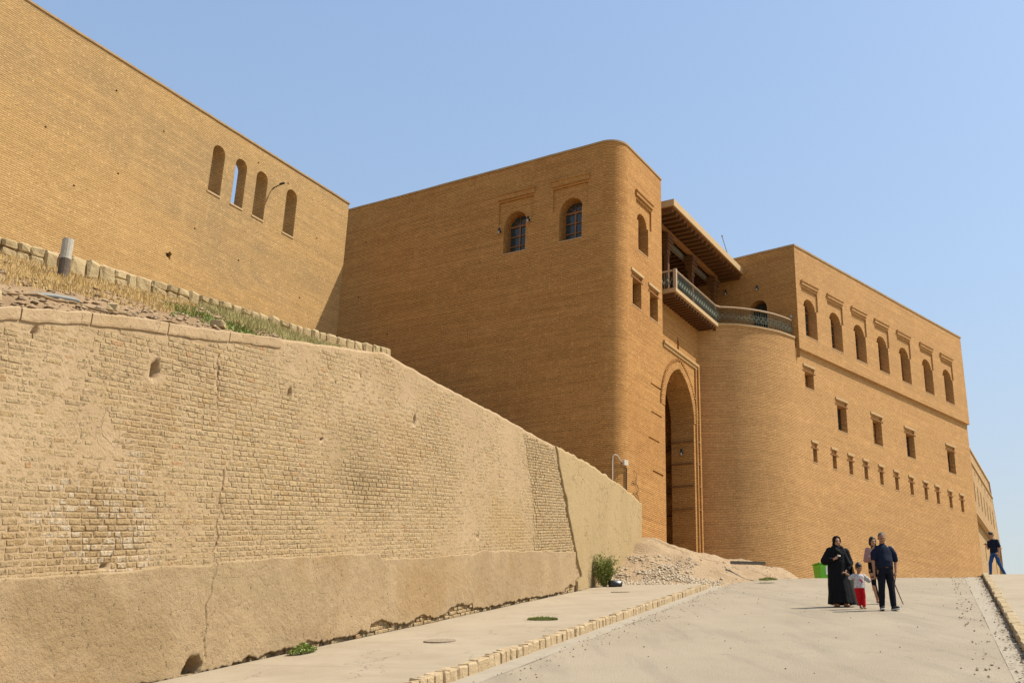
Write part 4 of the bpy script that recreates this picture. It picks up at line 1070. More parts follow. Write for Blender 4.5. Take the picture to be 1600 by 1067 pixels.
# made ground behind the footing, rising to the foot of the long wall
bm = nb(); g = []
NE = [SF.p(-19, -.5, lerp(STOP, -19)), SF.p(-12.2, -.5, lerp(STOP, -12.2)), SF.p(-5, -.5, lerp(STOP, -5)), SF.p(.2, -.5, lerp(STOP, .2)), SF.p(1.3, -.5, lerp(STOP, 1.3)), SF.p(2.28, -.5, lerp(STOP, 2.28))]
FR = [AF.p(-29, -.2, 15.2), AF.p(-17, -.2, 16.2), AF.p(-7, -.2, 17.4), AF.p(.2, -.2, 18.2), LF.p(13.5, -.2, 18.2), LF.p(11.6, -.2, 17.4)]
for i in range(5):
    for q in range(12):
        s_ = q / 12; a_, b_ = NE[i].lerp(NE[i + 1], s_), FR[i].lerp(FR[i + 1], s_)
        row = []
        for j in range(21):
            p = a_.lerp(b_, j / 20); e = math.sin(math.pi * j / 20); p.z -= .25 + e * (.55 + .1 * fbm(p.x, p.y, .5, 4)); row.append(bm.verts.new(p))
        g.append(row)
row = []
for j in range(21): row.append(bm.verts.new(NE[5].lerp(FR[5], j / 20) - Z * .5))
g.append(row); g.append([bm.verts.new(v.co + Vector((1.5, 0, -6))) for v in row])
for i in range(len(g) - 1):
    for j in range(20): bm.faces.new([g[i][j], g[i + 1][j], g[i + 1][j + 1], g[i][j + 1]])
bmesh.ops.recalc_face_normals(bm, faces=bm.faces)
tag(obj('upper_ground', bm, M['bank'], smooth=True), kind='structure')

# blades of grass
def blades(name, mat, spots, hmin, hmax, wd, lean, n, label):
    bm = nb()
    for _ in range(n):
        p, sc = spots()
        h_ = rnd.uniform(hmin, hmax) * sc; d = azv(rnd.uniform(0, 360)); s = azv(rnd.uniform(0, 360)) * wd
        tip = p + Z * h_ + d * h_ * rnd.uniform(0, lean); mid = p.lerp(tip, .5) + Z * h_ * .12
        a_, b_, c_, e_, t_ = (bm.verts.new(v) for v in (p - s, p + s, mid + s * .8, mid - s * .8, tip))
        bm.faces.new([a_, b_, c_, e_]); bm.faces.new([e_, c_, t_])
    return tag(obj(name, bm, mat, uv=False), label, 'grass', kind='stuff')
def sp_dry():
    while True:
        a = rnd.uniform(7.6, 12.6); t = rnd.uniform(.42, .99)
        if nz(a, t * 8, 1.2, 4) > -.25 - .3 * (t > .75) and t > .45 + (a - 8) * .04: return bank(a, t), .7 + .6 * rnd.random()
blades('dry_grass', M['grass_dry'], sp_dry, .05, .19, .006, .9, 10000, 'golden dead grass growing on the dirt bank below the stone footing')
def sp_w():
    while True:
        a = rnd.uniform(12.6, 16.6); t = rnd.uniform(.25, .97)
        if t > .95 - (a - 12.6) * .17 and nz(a, t * 6, 1.0, 9) > -.3: return bank(a, t), max(.35, 1.0 - max(0, a - 14.6) * .35)
blades('seed_grass', M['weed'], sp_w, .06, .34, .007, .9, 9000, 'tall olive seeding grass on the dirt bank in front of the footing stones')
def sp_g():
    while True:
        a = rnd.uniform(11.9, 15.2); t = rnd.uniform(.05, .8)
        c_ = .78 - (a - 11.9) * .17
        if abs(t - c_) < (.10 + .08 * nz(a, 0, 2)) * (.4 + abs(nz(a * 2, t * 9, 1.5, 3)) * 2.2): return bank(a, t), 1
blades('creeping_weeds', M['leaf_y'], sp_g, .05, .16, .013, 1.6, 3600, 'bright green creeping weeds in a diagonal strip on the dirt bank')

# post, hose, sheet on the bank
pa = min((x * .02 for x in range(400, 640)), key=lambda q_: abs(math.degrees(math.atan2(bank(q_, .86).x, bank(q_, .86).y)) + 24.2))
p = bank(pa, .86); pz = p.z
po = empty('pipe_post', p, 'short upright grey cement pipe with a dark base standing on the dirt bank', 'post')
bm = nb(); ax = Vector((-.03, 0, 1)).normalized(); b0 = Vector((p.x, p.y, pz - .2)); tube(bm, [b0, b0 + ax * .66], .125, 14); obj('pipe_base', bm, M['post_d'], po, smooth=False)
bm = nb(); tube(bm, [b0 + ax * .659, b0 + ax * 1.16], .13, 14, False); tube(bm, [b0 + ax * 1.16, b0 + ax * 1.08], [.13, .001], 14, False); obj('pipe_top', bm, M['post'], po)
bm = nb(); pts = [bank(7.6 + .32 * i, .42 - .012 * i + .02 * math.sin(i)) + Z * .045 for i in range(20)]; tube(bm, pts, .022, 6)
tag(obj('hose', bm, M['hose'], smooth=True), 'brown hose lying across the dirt bank below the dead grass', 'hose')
bm = nb(); p0, p1 = bank(9.35, .36) + Z * .08, bank(10.25, .37) + Z * .07; d = (p1 - p0).normalized(); s_ = d.cross(Z).normalized()
tube(bm, [p0, p0.lerp(p1, .12) + Z * .02, p0.lerp(p1, .5) + Z * .03, p0.lerp(p1, .9) + Z * .01, p1], [.015, .035, .045, .045, .03], 8)
tag(obj('metal_offcut', bm, M['tin']), 'grey curved metal offcut lying on the hose on the dirt bank', 'scrap metal')

# ------------------------------------------------------------------ mound at the gate
CTRL = [(42.3, -9.1, 1.65), (44.5, -8.6, 1.42), (47.85, -7.8, 1.26), (50.1, -8.1, 1.44), (50.3, -7.3, 1.23), (50.5, -6.5, 1.04), (51.3, -5.15, .82), (52.1, -4.2, .70), (52.6, -3.84, .75), (41, -8.7, 1.45), (39.5, -8.5, 1.0), (37.5, -8.3, .5), (35.8, -8, .14), (35.5, -6.5, .12), (35.3, -5.5, .06),
        (39, -7.3, .62), (41, -7.2, 1.0), (44, -7, 1.0), (47, -6, .95), (41, -6.2, .6), (44, -5.3, .55), (38, -5.4, .16), (41, -4.6, .12), (44, -3.6, .12), (47, -4.2, .55), (47, -2.5, .08), (50, -3, .45), (51, -1, .1), (54, -.5, .15), (57, 0, .1), (44, -2, -.06), (40, -3, -.06), (37, -4.2, -.05), (49, 1, -.06), (54, 2.5, -.06), (58, 2.5, 0)]
BND = [(34.9, -5.3), (36.5, -5.1), (39, -4.6), (43.5, -3.1), (48, -2.9), (52, -3.3), (56, -3.6), (60, -4)]
def mound(a, l):
    e = mound0(a, l); q = min((lerp(BND, a) + .15 * nz(a, 0, .7, 3) - l) / 1.3, (a - 34.9) / .9, 1)
    if q <= 0: return -.3
    q = q * q * (3 - 2 * q); return -.04 + (max(e, .02) + .04) * q
def mound0(a, l):
    sw = sz = 0
    for ca, cl, cz in CTRL:
        d2 = ((a - ca) ** 2 + (l - cl) ** 2) + .05; q = 1 / d2 ** 1.7; sw += q; sz += q * cz
    e = sz / sw; k_ = max(0, min(1, e * 3))
    return e + k_ * (.07 * fbm(a, l, .8, 6) + .05 * fbm(a, l, 2.6, 2)) - .01
bm = nb(); g = []
for i in range(190):
    a = 35.0 + i * .125; L0 = -11 if a > 42 else -9.4; g.append([bm.verts.new(RP(a, L0 + (2.6 - L0) * j / 90, mound(a, L0 + (2.6 - L0) * j / 90))) for j in range(91)])
for i in range(len(g) - 1):
    for j in range(90): bm.faces.new([g[i][j], g[i + 1][j], g[i + 1][j + 1], g[i][j + 1]])
bmesh.ops.recalc_face_normals(bm, faces=bm.faces)
tag(obj('dirt_mound', bm, M['mound'], smooth=True), kind='structure')
bm = nb()
for _ in range(5200):
    a = 35.0 + abs(rnd.gauss(0, 2.4)); l = rnd.uniform(-8.9, -5.4)
    if nz(a, l, .9, 3) < -.2 * rnd.random() or rnd.random() < (a - 35) * .1: continue
    pebble(bm, RP(a, l, mound(a, l) + .005), rnd.choice((.015, .02, .03, .04, .055, .09)), rnd)
for _ in range(1300):
    a = rnd.uniform(36, 52); l = rnd.uniform(-6, 0)
    m_ = mound(a, l)
    if m_ > 0: pebble(bm, RP(a, l, m_ + .005), rnd.choice((.015, .02, .03, .04)), rnd)
tag(obj('gravel', bm, simple('pale_gravel', (.42, .34, .235), .9, 7, .6, (.29, .21, .13), 0)), 'pale broken stones strewn on the dirt mound beyond the pavement end', 'gravel', kind='stuff')
bm = nb()
for _ in range(500):
    a = rnd.uniform(11, 42); l = -5.15 + abs(rnd.gauss(0, .35)); pebble(bm, RP(a, l, .012), rnd.choice((.006, .008, .012, .018)), rnd)
for _ in range(220):
    a = rnd.uniform(12, 42); l = rnd.uniform(-5, 2); pebble(bm, RP(a, l, .012), rnd.choice((.005, .008, .012, .016)), rnd)
for _ in range(260):
    a = rnd.uniform(12, 43); l = gut(a) - .5 + abs(rnd.gauss(0, .35)); 
    if l < krb(a) - .02: pebble(bm, RP(a, l, .015), rnd.choice((.006, .01, .014, .02, .026)), rnd)
tag(obj('grit', bm, simple('brown_grit', (.34, .275, .195), .9, 9, .6, (.24, .18, .12), 0)), 'small stones and grit scattered on the road and along its kerbs', 'grit', kind='stuff')
bm = nb()
for _ in range(1700):
    a = rnd.uniform(10, 44); l = krb(a) - abs(rnd.gauss(0, .10)) - .01; s = rnd.uniform(.012, .035); t_ = rnd.uniform(0, 6.28)
    p = RP(a, l, .02 + rnd.uniform(0, .03)); d = Vector((math.cos(t_), math.sin(t_), rnd.uniform(-.3, .3))) * s; e = Vector((-math.sin(t_), math.cos(t_), rnd.uniform(-.4, .4))) * s * .5
    bm.faces.new([bm.verts.new(q) for q in (p - d, p - e, p + d, p + e)])
tag(obj('leaf_litter', bm, M['litter'], uv=False), 'brown dry leaf litter gathered against the right-hand kerb', 'leaf litter', kind='stuff')

# plank sticking out of the mound
bm = nb(); p0 = RP(40.2, -4.75, .62); MF = F(p0, 95); fbox(bm, MF, -.62, .62, -.1, .1, p0.z - .03, p0.z + .06)
tag(obj('plank', bm, M['wood_g']), 'short dark plank jutting from the dirt mound', 'plank')
# shrub at the end of the plastered wall
def shrub(cen, rx, rz, n, leaf, seed):
    r = random.Random(seed)
    t = empty('shrub', cen, 'feathery green shrub growing at the foot of the plastered wall end', 'plant')
    bm = nb(); bs = nb()
    for k_ in range(34):
        d = Vector((r.gauss(0, .22), r.gauss(0, .22), 1)).normalized(); L = rz * r.uniform(.6, 1.35); bend = Vector((r.gauss(0, .25), r.gauss(0, .25), -.1))
        pts = [cen + d * L * q + bend * L * q * q for q in (0, .25, .5, .75, 1)]
        tube(bs, pts, [.012, .01, .008, .005, .003], 4, False)
        for _ in range(n // 34):
            q = r.uniform(.18, 1); p = cen + d * L * q + bend * L * q * q + Vector((r.gauss(0, .07), r.gauss(0, .07), r.gauss(0, .05)))
            e = Vector((r.gauss(0, 1), r.gauss(0, 1), r.gauss(.2, .7))).normalized() * r.uniform(.025, .06); s = e.cross(Vector((r.random(), r.random(), r.random()))).normalized() * .012
            bm.faces.new([bm.verts.new(v) for v in (p - e, p + s, p + e, p - s)])
    obj('leaves', bm, leaf, t, uv=False, kind='stuff'); obj('stems', bs, M['wood_g'], t)
shrub(RP(34.3, -8.6, .12), .5, .86, 5200, simple('shrub_leaf', (.25, .28, .08), .7, 5, .6, (.13, .17, .04), 0), 4)
bm = nb(); b_ = rock(random.Random(77), jit=.3); bmesh.ops.transform(b_, matrix=Matrix.Translation(RP(34.2, -8.25, .22)) @ Matrix.Diagonal((.4, .3, .2, 1)), verts=b_.verts); bm.free()
tag(obj('rubbish_bag', b_, simple('black_plastic', (.015, .015, .015), .35, 9, .2, None, .5, .02, .5), smooth=True), 'black plastic rubbish bag lying under the feathery green shrub', 'bag')
def weed_patch(p, rx, ry, n, hgt, label, mat=None):
    bm = nb()
    for _ in range(n):
        t_ = rnd.uniform(0, 6.28); q = math.sqrt(rnd.random()); c = p + UA * math.cos(t_) * q * rx + VL * math.sin(t_) * q * ry; c.z += G_ * math.cos(t_) * q * rx + rnd.uniform(0, hgt) * (1.1 - q) + .01
        e = Vector((rnd.gauss(0, 1), rnd.gauss(0, 1), rnd.gauss(.5, .5))).normalized() * rnd.uniform(.02, .05); s = e.cross(Vector((rnd.random(), rnd.random(), .3))).normalized() * .014
        bm.faces.new([bm.verts.new(v) for v in (c - e, c + s, c + e, c - s)])
    tag(obj('weed', bm, mat or M['leaf'], uv=False), label, 'plant', 'weeds in the pavement')
weed_patch(RP(15.35, -8.62, .14), .34, .15, 700, .13, 'low green weed at the foot of the plastered wall near the picture bottom')
weed_patch(RP(21.6, -6.7, .13), .14, .32, 500, .05, 'flat green weed in the middle of the pavement')
weed_patch(RP(38.6, -3.9, .1), .5, .3, 500, .08, 'small faded green weed where the dirt mound meets the road', M['leaf_y'])
for a, l, nm in ((17.3, -7.15, 'round manhole cover in the pavement nearest the camera'), (31.2, -7.35, 'round manhole cover in the pavement near the green shrub')):
    bm = nb(); c = RP(a, l, .128)
    for rr, hh in ((.27, .012),):
        tp = [bm.verts.new(c + UA * rr * math.cos(q * .3927) + VL * rr * math.sin(q * .3927) + Z * (G_ * rr * math.cos(q * .3927) + hh)) for q in range(16)]
        bt_ = [bm.verts.new(v.co - Z * .03) for v in tp]; bm.faces.new(tp)
        for q in range(16): bm.faces.new([tp[q], tp[(q + 1) % 16], bt_[(q + 1) % 16], bt_[q]])
    tag(obj('manhole_cover', bm, simple('rusty_cover', (.33, .26, .18), .8, 14, .8, (.16, .12, .08), .8, .02)), nm, 'manhole cover', 'manhole covers in the pavement')

# ------------------------------------------------------------------ far wing of the citadel
FF = F((39.01, 89.11), 29.42)
far = empty('far_building', FF.p(8, 0, 12), 'distant battered brick citadel wing with tall narrow slits at the right edge', 'building')
hs = []
for i in range(7):
    u0 = 1.6 + i * 2.3; hs.append(arch_pts(u0 + .3, .55, 21.5, 23.25, 6))
ts = [[(u0, 24.0), (u0 + .35, 24.0), (u0 + .35, 24.4), (u0, 24.4)] for u0 in (.9, 3.3, 5.7, 8.1, 10.5, 12.9, 15.2)]
bm = nb(); facade(bm, FF, 0, [(0, 20.35), (20.2, 20.35), (16.9, 24.72), (0, 24.72)], hs + ts)
for h_ in hs + ts: reveal(bm, FF, 0, h_, .5); facade(bm, FF, -.5, h_)
facade(bm, FF, -.12, [(0, 24.72), (16.8, 24.72), (16.2, 26.2), (0, 26.2)])
ls = [[(u0, 17.6), (u0 + .5, 17.6), (u0 + .5, 18.9), (u0, 18.9)] for u0 in (2.6, 9, 17.5)]
facade(bm, FF, -.35, [(0, 2), (26, 2), (20.1, 20.35), (0, 20.35)], ls)
for h_ in ls: reveal(bm, FF, -.35, h_, .4); facade(bm, FF, -.75, h_)
v_ = [bm.verts.new(FF.p(u, n, 20.35)) for u, n in ((0, 0), (20.2, 0), (20.2, -.35), (0, -.35))]; bm.faces.new(v_)
v_ = [bm.verts.new(FF.p(u, n, z)) for u, n, z in ((20.2, 0, 20.35), (26, -.35, 2), (26, -14, 2), (20.2, -14, 20.35))]; bm.faces.new(v_)
v_ = [bm.verts.new(FF.p(u, n, z)) for u, n, z in ((20.2, 0, 20.35), (16.2, 0, 26.2), (16.2, -14, 26.2), (20.2, -14, 20.35))]; bm.faces.new(v_)
LFF = F(FF.p(0, 0, 0), FF.az - 90); LFF.n = azv(FF.az + 180); facade(bm, LFF, 0, [(0, 2), (14, 2), (14, 26.2), (0, 26.2)])
obj('wall', bm, M['brick_f'], far)
bm = nb(); fbox(bm, FF, -.05, 17, -.1, .1, 24.66, 24.76); fbox(bm, FF, -.05, 20.3, -.3, .1, 20.28, 20.36); fbox(bm, FF, -.05, 16.3, -.5, -.02, 26.12, 26.24); obj('string_course', bm, M['fascia'], far)

# ------------------------------------------------------------------ green bin
bp = RP(50.9, -2.75, 0)
t = empty('wheelie_bin', bp, 'bright green plastic wheelie bin standing against the foot of the wing wall', 'bin')
BF = F(bp, 80)
bm = nb(); z0 = bp.z
vs = [bm.verts.new(BF.p(u, n, z0 + z)) for z, a_, b_ in ((.08, .23, .26), (1.0, .29, .33)) for u, n in ((-a_, -b_), (a_, -b_), (a_, b_), (-a_, b_))]
for q in ((0, 1, 2, 3), (4, 7, 6, 5), (0, 4, 5, 1), (1, 5, 6, 2), (2, 6, 7, 3), (3, 7, 4, 0)): bm.faces.new([vs[i] for i in q])
bmesh.ops.recalc_face_normals(bm, faces=bm.faces); bmesh.ops.bevel(bm, geom=bm.edges[:], offset=.03, segments=2, affect='EDGES'); obj('bin_body', bm, M['bin'], t)
bm = nb(); fbox(bm, BF, -.32, .32, -.37, .37, z0 + 1.003, z0 + 1.06); bmesh.ops.bevel(bm, geom=bm.edges[:], offset=.018, segments=2, affect='EDGES'); obj('bin_lid', bm, M['bin'], t)
bm = nb(); fbox(bm, BF, .02, .25, .30, .335, z0 + .55, z0 + .92); obj('bin_label', bm, M['paper'], t)
for s_ in (-1, 1):
    bm = nb(); tube(bm, [BF.p(s_ * .27, -.27, z0 + .1), BF.p(s_ * .22, -.27, z0 + .1)], .1, 12); obj('wheel', bm, M['black'], t)

# ------------------------------------------------------------------ people
def V3(*a): return Vector(a)
def cap_(bm, p0, p1, r0, r1, seg=12, sq=(1, 1)):
    p0, p1 = Vector(p0), Vector(p1); d = (p1 - p0); L = d.length; d = d.normalized() if L > 1e-5 else Z
    up = Vector((0, 1, 0)) if abs(d.y) < .9 else Vector((1, 0, 0)); a = d.cross(up).normalized(); b = a.cross(d)
    prof = []
    for i in range(5): t = math.pi / 2 * (i / 4 - 1); prof.append((p0 + d * (r0 * math.sin(t)), max(.0006, r0 * math.cos(t))))
    for i in range(5): t = math.pi / 2 * i / 4; prof.append((p1 + d * (r1 * math.sin(t)), max(.0006, r1 * math.cos(t))))
    rings = [[bm.verts.new(c + a * (math.cos(2 * math.pi * k / seg) * r * sq[0]) + b * (math.sin(2 * math.pi * k / seg) * r * sq[1])) for k in range(seg)] for c, r in prof]
    for i in range(len(rings) - 1):
        for k in range(seg): bm.faces.new([rings[i][k], rings[i][(k + 1) % seg], rings[i + 1][(k + 1) % seg], rings[i + 1][k]])
    bm.faces.new(rings[0][::-1]); bm.faces.new(rings[-1])
def ell_(bm, c, r, rot=None):
    mm = Matrix.Translation(Vector(c)) @ (rot.to_4x4() if rot else Matrix()) @ Matrix.Diagonal((*r, 1))
    bmesh.ops.create_uvsphere(bm, u_segments=14, v_segments=10, radius=1, matrix=mm)
def loft_(bm, rings, seg=28, fold=0, seed=0, nf=9, power=2.0):
    """rings: (z, cx, cy, rx, ry)"""
    rs = []
    for i, (z, cx, cy, rx, ry) in enumerate(rings):
        row = []
        for k in range(seg):
            t = 2 * math.pi * k / seg; c_, s_ = math.cos(t), math.sin(t)
            q = (abs(c_) ** power + abs(s_) ** power) ** (-1 / power)
            f = 1 + (fold * (i / len(rings)) * (math.sin(nf * t + seed + .6 * math.sin(2 * t + i * .3)) * .6 + .4 * math.sin((nf * 1.7) * t + seed * 2)) if fold else 0)
            row.append(bm.verts.new((cx + rx * c_ * q * f, cy + ry * s_ * q * f, z)))
        rs.append(row)
    for i in range(len(rs) - 1):
        for k in range(seg): bm.faces.new([rs[i][k], rs[i][(k + 1) % seg], rs[i + 1][(k + 1) % seg], rs[i + 1][k]])
    bm.faces.new(rs[0][::-1]); bm.faces.new(rs[-1])
def fused(name, bm, mat, parent, voxel=.008, wrinkle=0, wscale=9, seed=0, smooth=2):
    """fuse overlapping closed shells into one continuous skin"""
    bmesh.ops.recalc_face_normals(bm, faces=bm.faces)
    me = bpy.data.meshes.new('tmp'); bm.to_mesh(me); bm.free()
    o = bpy.data.objects.new('tmp', me); COL.objects.link(o)
    md = o.modifiers.new('r', 'REMESH'); md.mode = 'VOXEL'; md.voxel_size = voxel
    ms = o.modifiers.new('s', 'SMOOTH'); ms.iterations = smooth; ms.factor = .5
    dg = bpy.context.evaluated_depsgraph_get(); dg.update()
    m2 = bpy.data.meshes.new_from_object(o.evaluated_get(dg)); m2.name = name
    bpy.data.objects.remove(o); bpy.data.meshes.remove(me)
    if wrinkle:
        nn = [v.normal.copy() for v in m2.vertices]
        for v, n_ in zip(m2.vertices, nn):
            c = v.co; q = noise.fractal(Vector((c.x * wscale + seed, c.y * wscale, c.z * wscale * .55)), 1, 2, 3)
            v.co = c + n_ * q * wrinkle
    m2.materials.clear(); m2.materials.append(mat)
    m2.polygons.foreach_set('use_smooth', [True] * len(m2.polygons))
    r = bpy.data.objects.new(name, m2); COL.objects.link(r); r.parent = parent
    return r
def cloth(name, c, rough=.85, sheen=0): return simple(name, c, rough, 30, .25, None, .15, .003, .15)
SK = simple('skin_tan', (.42, .22, .13), .55, 40, .15, None, 0, 0, .3)
SK2 = simple('skin_brown', (.30, .15, .085), .55, 40, .15, None, 0, 0, .3)
HAIR = simple('dark_hair', (.018, .012, .009), .6, 60, .3, None, .3, .003, .3)
HAIRG = simple('greying_hair', (.10, .095, .09), .7, 60, .4, None, .3, .003, .2)
EYE = simple('eye_dark', (.02, .012, .008), .3, 10, 0, None, 0)
LIP = simple('lip', (.33, .11, .08), .5, 10, .1, None, 0)
def head_(bm, c, s=1.0, tilt_=0, turn=0):
    """c = centre of skull; returns rotation used"""
    rot_ = Matrix.Rotation(turn, 3, 'Z') @ Matrix.Rotation(tilt_, 3, 'X')
    def q(x, y, z): return Vector(c) + rot_ @ (Vector((x, y, z)) * s)
    ell_(bm, q(0, .012, .02), (.076 * s, .094 * s, .098 * s), rot_)
    ell_(bm, q(0, -.022, -.045), (.058 * s, .066 * s, .075 * s), rot_)
    ell_(bm, q(0, -.055, -.092), (.026 * s, .024 * s, .022 * s), rot_)
    cap_(bm, q(0, -.086, .005), q(0, -.104, -.034), .009 * s, .014 * s)
    cap_(bm, q(-.03, -.076, .018), q(.03, -.076, .018), .014 * s, .014 * s)
    for sx in (-1, 1):
        ell_(bm, q(sx * .076, .012, -.008), (.012 * s, .02 * s, .032 * s), rot_)
        ell_(bm, q(sx * .042, -.06, -.035), (.022 * s, .02 * s, .024 * s), rot_)
    return q, rot_
def face_(q, rot_, s, parent):
    bm = nb()
    for sx in (-1, 1):
        ell_(bm, q(sx * .03, -.081, -.001), (.011 * s, .008 * s, .006 * s), rot_)
    obj('eyes', bm, EYE, parent, smooth=True, uv=False, local=True)
    bm = nb()
    for sx in (-1, 1): cap_(bm, q(sx * .016, -.089, .022), q(sx * .048, -.078, .019), .004 * s, .003 * s, 6)
    obj('eyebrows', bm, HAIR, parent, smooth=True, uv=False, local=True)
    bm = nb(); ell_(bm, q(0, -.088, -.062), (.022 * s, .008 * s, .007 * s), rot_); obj('mouth', bm, LIP, parent, smooth=True, uv=False, local=True)
def hand_(bm, wrist, direction, palm_n, s=1.0, curl=.6, side=1):
    """palm, four unequal bent fingers and a thumb off the palm's side"""
    d = Vector(direction).normalized(); n = Vector(palm_n); n = (n - d * n.dot(d)).normalized(); x = d.cross(n) * side
    w_ = Vector(wrist); k = w_ + d * .085 * s
    cap_(bm, w_ + d * .015 * s, k, .024 * s, .030 * s, 10, (1, 1)); 
    for i, (off, L) in enumerate(((-.030, .072), (-.010, .080), (.010, .075), (.030, .060))):
        b = w_ + d * .07 * s + x * off * s; j = k + x * off * 1.08 * s + d * L * .42 * s + n * L * .25 * curl * s
        e = j + d * L * .38 * (1 - .5 * curl) * s + n * L * .5 * curl * s; e2 = e + d * L * .25 * (1 - 1.2 * curl) * s + n * L * .3 * curl * s
        cap_(bm, b, j, .0105 * s, .0095 * s, 8); cap_(bm, j, e, .0095 * s, .0085 * s, 8); cap_(bm, e, e2, .0085 * s, .0075 * s, 8)
    t0_ = w_ + d * .03 * s - x * .026 * s; t1_ = t0_ + d * .035 * s - x * .022 * s + n * .012 * s; t2_ = t1_ + d * .028 * s + n * .014 * s
    cap_(bm, t0_, t1_, .013 * s, .011 * s, 8); cap_(bm, t1_, t2_, .011 * s, .009 * s, 8)
def arm_(bm, sh, el, wr, s=1.0, r=(.05, .04, .027)):
    cap_(bm, sh, el, r[0] * s, r[1] * s); cap_(bm, el, wr, r[1] * s, r[2] * s)
def leg_(bm, hip, kn, an, toe, s=1.0, r=(.085, .055, .038)):
    cap_(bm, hip, kn, r[0] * s, r[1] * s); cap_(bm, kn, an, r[1] * s * 1.0, r[2] * s)
    c1 = Vector(kn).lerp(Vector(an), .3) + Vector((0, .015, 0)) * s; cap_(bm, Vector(kn), c1, r[1] * s, r[1] * s * 1.05)
    cap_(bm, Vector(an) - Z * .035 * s + Vector((0, .02, 0)) * s, Vector(toe), .036 * s, .028 * s, 10, (1, 1))
def person(a, l, label, h=0.0, yaw=0):
    p = RP(a, l, h); t = empty('person', p, label, 'person', rz=yaw); return t
def shoes(t, feet, mat, sole=None, s=1.0):
    for an, toe in feet:
        bm = nb(); an, toe = Vector(an), Vector(toe); d = toe - an; d.z = 0; d.normalize()
        cap_(bm, Vector((an.x, an.y, .05 * s)) - d * .02, Vector((toe.x, toe.y, .04 * s)) + d * .02, .05 * s, .042 * s); cap_(bm, Vector((an.x, an.y, .05)) , Vector((an.x, an.y, .095 * s)), .046 * s, .045 * s)
        sh = fused('shoe', bm, mat, t, .007)
        if sole:
            bm = nb(); cap_(bm, Vector((an.x, an.y, .016)) - d * .03, Vector((toe.x, toe.y, .016)) + d * .035, .05 * s, .045 * s, 12, (1, 1))
            for v in bm.verts: v.co.z = max(.0, min(.03, v.co.z))
            so_ = obj('sole', bm, sole, sh, uv=False, local=True, smooth=False)

# --- man in navy polo shirt
YW = R(0)
t = person(26.0, -.04, 'man in navy polo shirt and dark trousers holding a child by the hand', yaw=YW)
bm = nb(); q, rt = head_(bm, (-.03, -.03, 1.60), 1.03, .28, -.15)
cap_(bm, (-.02, .01, 1.40), (-.028, -.01, 1.53), .058, .055)
loft_(bm, [(.86, 0, 0, .15, .10), (1.0, 0, 0, .16, .11), (1.2, 0, 0, .17, .11), (1.38, 0, 0, .17, .09), (1.44, 0, 0, .08, .06)])
arm_(bm, (-.21, .0, 1.37), (-.255, -.01, 1.08), (-.27, -.06, .84)); hand_(bm, (-.27, -.06, .84), (-.1, -.15, -1), (.9, -.2, 0), 1.05, .6, 1)
arm_(bm, (.20, .0, 1.37), (.265, .02, 1.09), (.22, -.06, .86)); hand_(bm, (.22, -.06, .86), (-.25, -.1, -1), (-.8, .1, 0), 1.05, .75, -1)
leg_(bm, (-.1, 0, .86), (-.12, -.03, .49), (-.13, 0, .09), (-.15, -.14, .035)); leg_(bm, (.1, 0, .86), (.105, -.02, .49), (.11, -.06, .09), (.13, -.2, .035))
fused('body', bm, SK2, t, .0075); face_(q, rt, 1.03, t)
bm = nb(); ell_(bm, q(0, .022, .038), (.082, .096, .09), rt); ell_(bm, q(0, .05, -.01), (.078, .06, .06), rt); fused('hair', bm, HAIRG, t, .009)
bm = nb()
loft_(bm, [(.90, .0, 0, .172, .13), (.97, 0, -.015, .18, .15), (1.08, 0, -.02, .18, .152), (1.2, 0, -.005, .185, .135), (1.32, -.005, 0, .20, .115), (1.385, -.01, 0, .17, .095), (1.43, -.015, .005, .11, .078), (1.45, -.015, .005, .08, .07)])
cap_(bm, (-.15, 0, 1.35), (-.225, 0, 1.25), .085, .075); cap_(bm, (-.225, 0, 1.25), (-.245, -.005, 1.13), .075, .066); cap_(bm, (.14, 0, 1.35), (.222, 0, 1.25), .085, .075); cap_(bm, (.222, 0, 1.25), (.252, .01, 1.13), .075, .066)
cap_(bm, (-.015, .008, 1.42), (-.02, .003, 1.465), .072, .066)
navy = cloth('navy_cotton', (.008, .013, .030)); dnavy = cloth('dark_trouser_cloth', (.006, .008, .014))
fused('polo_shirt', bm, navy, t, .009, .006, 8, 1)
bm = nb()
loft_(bm, [(.80, 0, 0, .165, .12), (.88, 0, 0, .18, .13), (.95, 0, 0, .178, .128)])
cap_(bm, (-.085, 0, .84), (-.115, -.035, .50), .098, .078); cap_(bm, (-.115, -.035, .50), (-.13, 0, .10), .076, .064)
cap_(bm, (.085, 0, .84), (.105, -.03, .50), .098, .078); cap_(bm, (.105, -.03, .50), (.112, -.055, .10), .076, .064)
tr = fused('trousers', bm, dnavy, t, .009, .007, 7, 5)
bm = nb(); loft_(bm, [(.915, 0, 0, .186, .136), (.955, 0, 0, .188, .138)]); obj('belt', bm, cloth('black_leather', (.01, .009, .008), .5), t, smooth=True, uv=False, local=True)
bm = nb(); fbox(bm, F((0, 0), 90), -.03, .03, .135, .15, .92, .95); obj('belt_buckle', bm, M['wood_d'], t, local=True)
shoes(t, (((-.13, 0, .09), (-.16, -.15, .035)), ((.112, -.06, .09), (.14, -.21, .035))), cloth('black_shoe', (.03, .03, .032), .6), cloth('white_sole', (.6, .6, .58)))
mt = t
# walking stick in his left hand
t2_ = world_of(mt)
bm = nb(); tube(bm, [t2_ @ V3(.195, -.08, .76), t2_ @ V3(.27, .22, .62), t2_ @ V3(.50, .42, .20)], [.014, .012, .010], 6)
tag(obj('walking_stick', bm, cloth('stick_wood', (.10, .04, .025), .6)), 'thin dark stick held low behind the man in the navy polo shirt', 'stick')

